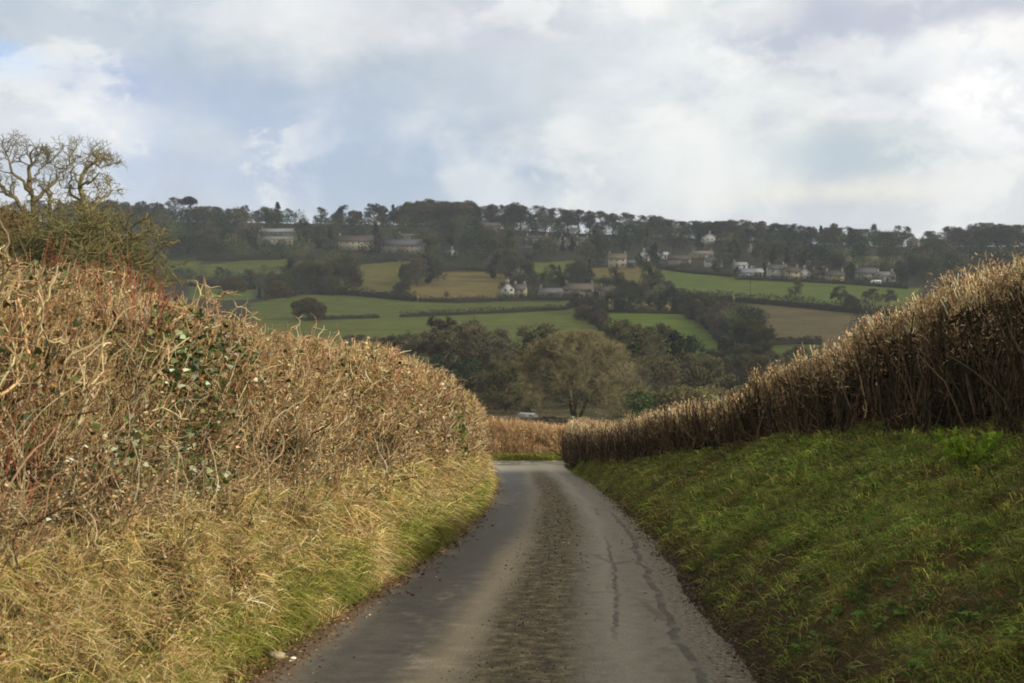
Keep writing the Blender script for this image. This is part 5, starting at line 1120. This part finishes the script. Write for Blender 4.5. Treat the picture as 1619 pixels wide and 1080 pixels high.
# ------------------------------------------------------------------ field hedgerows
def hedgerow(pts, h, wd, label, cols=((58, 54, 38), (74, 66, 48), (48, 52, 34)), lump=.5, yd=None):
    rng = np.random.default_rng(int(pts[0][0] * 7 + pts[0][1])); P = []
    for a, b in zip(pts[:-1], pts[1:]):
        for t in np.linspace(0, 1, 14, endpoint=False): P.append(at(a[0] + (b[0] - a[0]) * t, a[1] + (b[1] - a[1]) * t))
    P.append(at(*pts[-1])); P = np.array(P)
    ker = np.ones(5) / 5; 
    for k in (0, 1): P[:, k] = np.convolve(np.pad(P[:, k], 2, mode='edge'), ker, 'valid')
    seg = np.r_[0, np.cumsum(np.linalg.norm(np.diff(P[:, :2], axis=0), axis=1))]; Ln = seg[-1]
    mid = P[len(P) // 2]; mid[2] = H(mid[0], mid[1]); root = empty('hedgerow', tuple(mid)); tag(root, label, 'hedgerow', 'field hedgerows across the valley')
    n = int(min(max(Ln * 34, 900), 9000)); t = rng.random(n) * Ln; x = np.interp(t, seg, P[:, 0]); y = np.interp(t, seg, P[:, 1])
    hh = h * (1 - lump / 2 + lump * vnoise(t * .12, t * 0 + 3, 0, int(pts[0][0]))) * (.85 + .3 * vnoise(t * .5, t * 0, 0, 5)); a = rng.random(n) * pi; r = rng.random(n) ** .4
    x = x + rng.normal(0, .1, n); y = y + np.cos(a) * r * wd / 2; x = x + np.cos(a) * r * wd / 3; z = H(x, y) + np.sin(a) * r * hh
    Q = np.stack([x, y, z], -1); sz = rng.uniform(.35, .8, n) * (h / 2.2) ** .5; C = pick(rng, cols, [1] * len(cols), n, .22)
    s = Soup(); V, Fs, C = blades(rng, Q, rng.normal(0, .5, (n, 3)) + np.array([0, 0, .9]), sz, sz * .42, rng.uniform(0, .4, n), C); s.add(V, Fs, C)
    s.obj('growth', M_EVER, root, at=tuple(mid))
    # woody foot
    t = np.linspace(0, Ln, max(int(Ln / 1.2), 8)); x = np.interp(t, seg, P[:, 0]); y = np.interp(t, seg, P[:, 1]); pr = [(-.5, 0), (-.42, .5), (-.15, .72), (.15, .72), (.42, .5), (.5, 0)]
    V = []
    for (o_, q_) in pr: V.append(np.stack([x + o_ * wd * .3, y + o_ * wd, H(x, y) - .2 + q_ * h * (.8 + .3 * vnoise(t * .4, q_ * 3 + t * 0, 0, 8))], -1))
    V = np.stack(V, 1).reshape(-1, 3); ny, nx = len(t), len(pr); i = np.arange(ny - 1)[:, None] * nx + np.arange(nx - 1)[None]
    mk('foot', V, [np.stack([i, i + 1, i + nx + 1, i + nx], -1).reshape(-1, 4)], M_CORE, root, np.array(srgb(50, 46, 32)), at=tuple(mid))
for a in [([(500, 506), (560, 504), (600, 503)], 1.6, 1.6, 'thin dark hedgerow between the two lower left fields, left piece'),
          ([(630, 502), (700, 499), (780, 496), (850, 492), (895, 490)], 2.0, 1.8, 'thin dark hedgerow between the two lower left fields, right of the gap'),
          ([(895, 490), (912, 484), (930, 488), (950, 492)], 2.6, 2.4, 'short bushy hedgerow curving round the corner below the long stone barn'),
          ([(930, 500), (945, 512), (952, 524)], 4.0, 4.0, 'dark clump of hedge running down behind the big round tree', ((66, 58, 46), (84, 74, 58), (52, 48, 38)), .6),
          ([(950, 494), (1010, 495), (1080, 497), (1100, 500)], 2.2, 2.0, 'dark straight hedgerow along the top of the bright green field'),
          ([(1090, 500), (1110, 512), (1130, 530), (1146, 556)], 4.0, 3.4, 'tall hedgerow down the right side of the bright green field'),
          ([(420, 474), (480, 466), (540, 466), (600, 471), (660, 477)], 3.4, 2.6, 'thick dark hedgerow along the top of the left lower field'),
          ([(660, 477), (720, 479), (780, 477)], 2.4, 2.2, 'lower dark hedgerow under the brown field left of the farm'),
          ([(780, 476), (840, 474), (900, 475)], 2.2, 2.2, 'hedgerow in front of the farm buildings'),
          ([(660, 432), (640, 450), (622, 468)], 2.6, 2.4, 'hedgerow climbing between the olive field and the brown field'),
          ([(690, 428), (740, 427), (792, 430), (812, 440)], 2.2, 2.2, 'dark hedgerow along the top of the brown field'),
          ([(560, 419), (610, 413), (660, 412)], 2.8, 2.8, 'hedgerow along the top of the olive field'),
          ([(310, 412), (370, 412), (450, 410)], 3.0, 3.0, 'hedgerow along the top of the small far left field'),
          ([(890, 442), (930, 446), (980, 450)], 2.6, 2.4, 'dark hedgerow on the slope above the long stone barn'),
          ([(1036, 424), (1090, 432), (1160, 438)], 2.4, 2.4, 'hedgerow at the top left of the big green field below the pinkish row'),
          ([(1160, 442), (1240, 445), (1330, 449), (1440, 457)], 2.2, 2.2, 'garden hedge between the lower village and the big green field'),
          ([(1050, 466), (1100, 472), (1160, 477)], 3.4, 3.0, 'bushy hedgerow under the left half of the big green field'),
          ([(1160, 477), (1230, 483), (1300, 490), (1360, 496), (1420, 498)], 3.4, 3.0, 'long dark hedgerow between the big green field and the ploughed field'),
          ([(1220, 546), (1260, 544), (1300, 545)], 2.6, 2.4, 'dark hedgerow along the foot of the ploughed field'),
          ([(300, 452), (350, 456), (405, 458)], 3.0, 2.8, 'hedgerow along the top of the small field at the far left'),
          ([(1135, 556), (1165, 560), (1205, 562)], 3.0, 3.0, 'scrubby hedgerow below the tall trees left of the ploughed field')]:
    hedgerow(*a)

# ------------------------------------------------------------------ below the junction: wall, track, parked van, poles
def stone_wall(px0, y0, px1, y1, h, label):
    rng = np.random.default_rng(int(px0)); a = at_y(px0, y0); b = at_y(px1, y1); L = math.hypot(b[0] - a[0], b[1] - a[1]); ux, uy = (b[0] - a[0]) / L, (b[1] - a[1]) / L
    s = Soup(); x = 0; rz = math.atan2(uy, ux)
    for row in range(int(h / .28)):
        x = rng.uniform(-.2, 0)
        while x < L:
            w_ = rng.uniform(.35, .7); cx, cy = a[0] + ux * (x + w_ / 2), a[1] + uy * (x + w_ / 2)
            s.box((cx + rng.normal(0, .02), cy, float(H(cx, cy)) + row * .28 + .12), (w_ - .02, .42 - row * .02, .27), pick(rng, [(112, 100, 76), (92, 84, 64), (130, 116, 90)], [1, 1, 1], 1, .15)[0], rz=rz); x += w_
    o = s.obj('stone_wall', M_STONE, None, at=((a[0] + b[0]) / 2, (a[1] + b[1]) / 2, (a[2] + b[2]) / 2)); tag(o, label, 'wall')
stone_wall(756, 122, 905, 110, 1.0, 'farther dark dry-stone wall crossing below the van')
stone_wall(756, 92, 885, 82, 1.1, 'dark dry-stone wall running down behind the low hedge at the bend')
def van():
    x, y, z = at_y(838, 136); rz = -.28; root = empty('parked_van', (x, y, z), rz); root.scale = (.85, .85, .7); tag(root, 'small white van parked below the lane left of the big round tree', 'van')
    Wt = np.array(srgb(128, 128, 120)); L, wd = 3.3, 1.6
    prof = [(-1.65, .35), (-1.65, 1.72), (-1.5, 1.8), (.35, 1.8), (.55, 1.74), (1.0, 1.12), (1.6, .95), (1.68, .6), (1.66, .35)]
    V = np.array([[p[0], e * (.8 if p[1] < 1.3 else .72), p[1]] for e in (-1, 1) for p in prof]); n = len(prof)
    i = np.arange(n); q = np.stack([i, (i + 1) % n, (i + 1) % n + n, i + n], -1); s = Soup(); s.add(V, [q, i[None, ::-1].copy(), (i + n)[None]], Wt); s.obj('body', M_CAR, root)
    s = Soup(); s.add(np.array([[.60, -.66, 1.70], [.60, .66, 1.70], [.99, .70, 1.18], [.99, -.70, 1.18]]) + np.array([.03, 0, .02]), np.array([[0, 3, 2, 1]]), np.array(srgb(30, 34, 38))); s.obj('windscreen', M_GLASS, root)
    for e in (-1, 1):
        s = Soup(); s.add(np.array([[.05, e * .765, 1.2], [.85, e * .775, 1.2], [.5, e * .735, 1.62], [.05, e * .735, 1.66]]) + np.array([0, e * .012, 0]), np.array([[0, 1, 2, 3]]), np.array(srgb(30, 34, 38))); s.obj('side_window', M_GLASS, root)
        s = Soup(); s.box((1.66, e * .6, .78), (.06, .28, .16), np.array(srgb(220, 220, 210))); s.obj('headlight', M_GLASS, root)
        for wx in (-1.05, 1.05):
            th = np.linspace(0, 2 * pi, 18, endpoint=False); Pc = np.array([[[wx, e * .78 - .1, .31], [wx, e * .78 + .1, .31]]]); V2, q2 = tubes(Pc, np.full((1, 2), .31), 18); s = Soup(); s.add(V2, [q2, np.arange(18)[None], (np.arange(18)[::-1] + 18)[None].copy()], np.array(srgb(34, 34, 34))); wo_ = s.obj('wheel', M_RUBBER, root)
            Pc = np.array([[[wx, e * .78 - .11, .31], [wx, e * .78 + .11, .31]]]); V2, q2 = tubes(Pc, np.full((1, 2), .17), 12); s = Soup(); s.add(V2, [q2, np.arange(12)[None], (np.arange(12)[::-1] + 12)[None].copy()], np.array(srgb(150, 150, 150))); s.obj('rim', M_CAR, wo_)
van()
def pole(px, py, hpx, label):
    x, y, z = at(px, py); h = max(hpx * y / F, 6); root = empty('utility_pole', (x, y, z)); tag(root, label, 'pole', 'utility poles in the fields')
    s = Soup(); s.tubes(np.array([[[0, 0, -.5], [0, 0, h]]]), np.array([[.16, .11]]), 8, np.array([srgb(84, 72, 56)])); s.obj('post', M_BARK, root)
    s = Soup(); s.box((0, 0, h - .5), (1.7, .12, .14), np.array(srgb(84, 72, 56))); s.obj('crossarm', M_BARK, root)
    for k in (-.7, 0, .7):
        s = Soup(); s.tubes(np.array([[[k, 0, h - .43], [k, 0, h - .22]]]), np.array([[.06, .04]]), 6, np.array([srgb(150, 150, 146)])); s.obj('insulator', M_PAINT, root)
pole(750, 524, 34, 'thin wooden utility pole standing in the wide lower left field')
pole(1186, 470, 26, 'faint wooden utility pole in the big green field on the right')
def caravan():
    x, y, z = at(1385, 451); root = empty('caravan', (x, y, z)); tag(root, 'white caravan parked below the right-hand white house', 'caravan')
    s = Soup(); prof = [(-2.2, .5), (-2.35, 1.4), (-2.0, 2.35), (1.9, 2.45), (2.3, 1.5), (2.2, .5)]; n = 6; V = np.array([[p[0], e * 1.05, p[1]] for e in (-1, 1) for p in prof]); i = np.arange(n)
    s.add(V, [np.stack([i, (i + 1) % n, (i + 1) % n + n, i + n], -1), i[None, ::-1].copy(), (i + n)[None]], np.array(srgb(232, 232, 226))); s.obj('body', M_CAR, root)
    for cx in (-1.3, .1, 1.3):
        s = Soup(); s.box((cx, -1.06, 1.6), (.8, .06, .55), np.array(srgb(50, 54, 60))); s.obj('window', M_GLASS, root)
    for e in (-1, 1):
        V2, q2 = tubes(np.array([[[0, e * .9 - .1, .33], [0, e * .9 + .1, .33]]]), np.full((1, 2), .33), 14); s = Soup(); s.add(V2, [q2, np.arange(14)[None], (np.arange(14)[::-1] + 14)[None].copy()], np.array(srgb(34, 34, 34))); s.obj('wheel', M_RUBBER, root)
caravan()

# ------------------------------------------------------------------ the cloud whose shadow lies on the far hillside (above and right of the frame)
CLOUDM = bpy.data.materials.new('cloud_vapour'); CLOUDM.use_nodes = True
_t = NT(CLOUDM.node_tree); _t.n['Principled BSDF'].inputs['Base Color'].default_value = (.85, .85, .85, 1); _t.n['Principled BSDF'].inputs['Roughness'].default_value = 1
_t.l.new(_t.a('ShaderNodeMixShader', inp={0: .60, 1: _t.n['Principled BSDF'].outputs[0], 2: _t.a('ShaderNodeBsdfTransparent').outputs[0]}).outputs[0], _t.n['Material Output'].inputs[0])
def cloud():
    n1_, n2_ = 90, 70; a, b = np.meshgrid(np.linspace(0, 2 * pi, n1_, endpoint=False), np.linspace(0, pi, n2_), indexing='ij')
    V = np.stack([np.sin(b) * np.cos(a), np.sin(b) * np.sin(a), np.cos(b)], -1).reshape(-1, 3)
    k = 1 + (fbm(V[:, 0] * 2.5 + 9, V[:, 1] * 2.5, V[:, 2] * 2.5, 201, 5) - .5) * .35
    hz = 520.0; cx0, cy0 = 20, 790   # centre of the shaded ground
    off = hz / tan(SUN_EL); c = (cx0 + off * cos(SUN_AZ), cy0 + off * sin(SUN_AZ), hz)
    V = V * k[:, None] * np.array([760, 570, 45])
    i = np.arange(n1_)[:, None] * n2_ + np.arange(n2_ - 1)[None]; j = ((np.arange(n1_)[:, None] + 1) % n1_) * n2_ + np.arange(n2_ - 1)[None]
    o = mk('cloud', V, [np.stack([i, i + 1, j + 1, j], -1).reshape(-1, 4)], CLOUDM, None, np.array([.8, .8, .8]), True); o.location = c
    o['kind'] = 'structure'
cloud()
# ------------------------------------------------------------------ air
def haze():
    m = bpy.data.materials.new('haze'); m.use_nodes = True; t = NT(m.node_tree); t.n.clear()
    v = t.a('ShaderNodeVolumePrincipled', inp={'Color': (.78, .86, 1.0, 1), 'Density': .00016, 'Anisotropy': .0}); out = t.a('ShaderNodeOutputMaterial'); t.l.new(v.outputs[0], out.inputs['Volume'])
    s = Soup(); s.box((0, 1730, 20), (4200, 3600, 190)); o = s.obj('haze', m); o['kind'] = 'stuff'
haze()
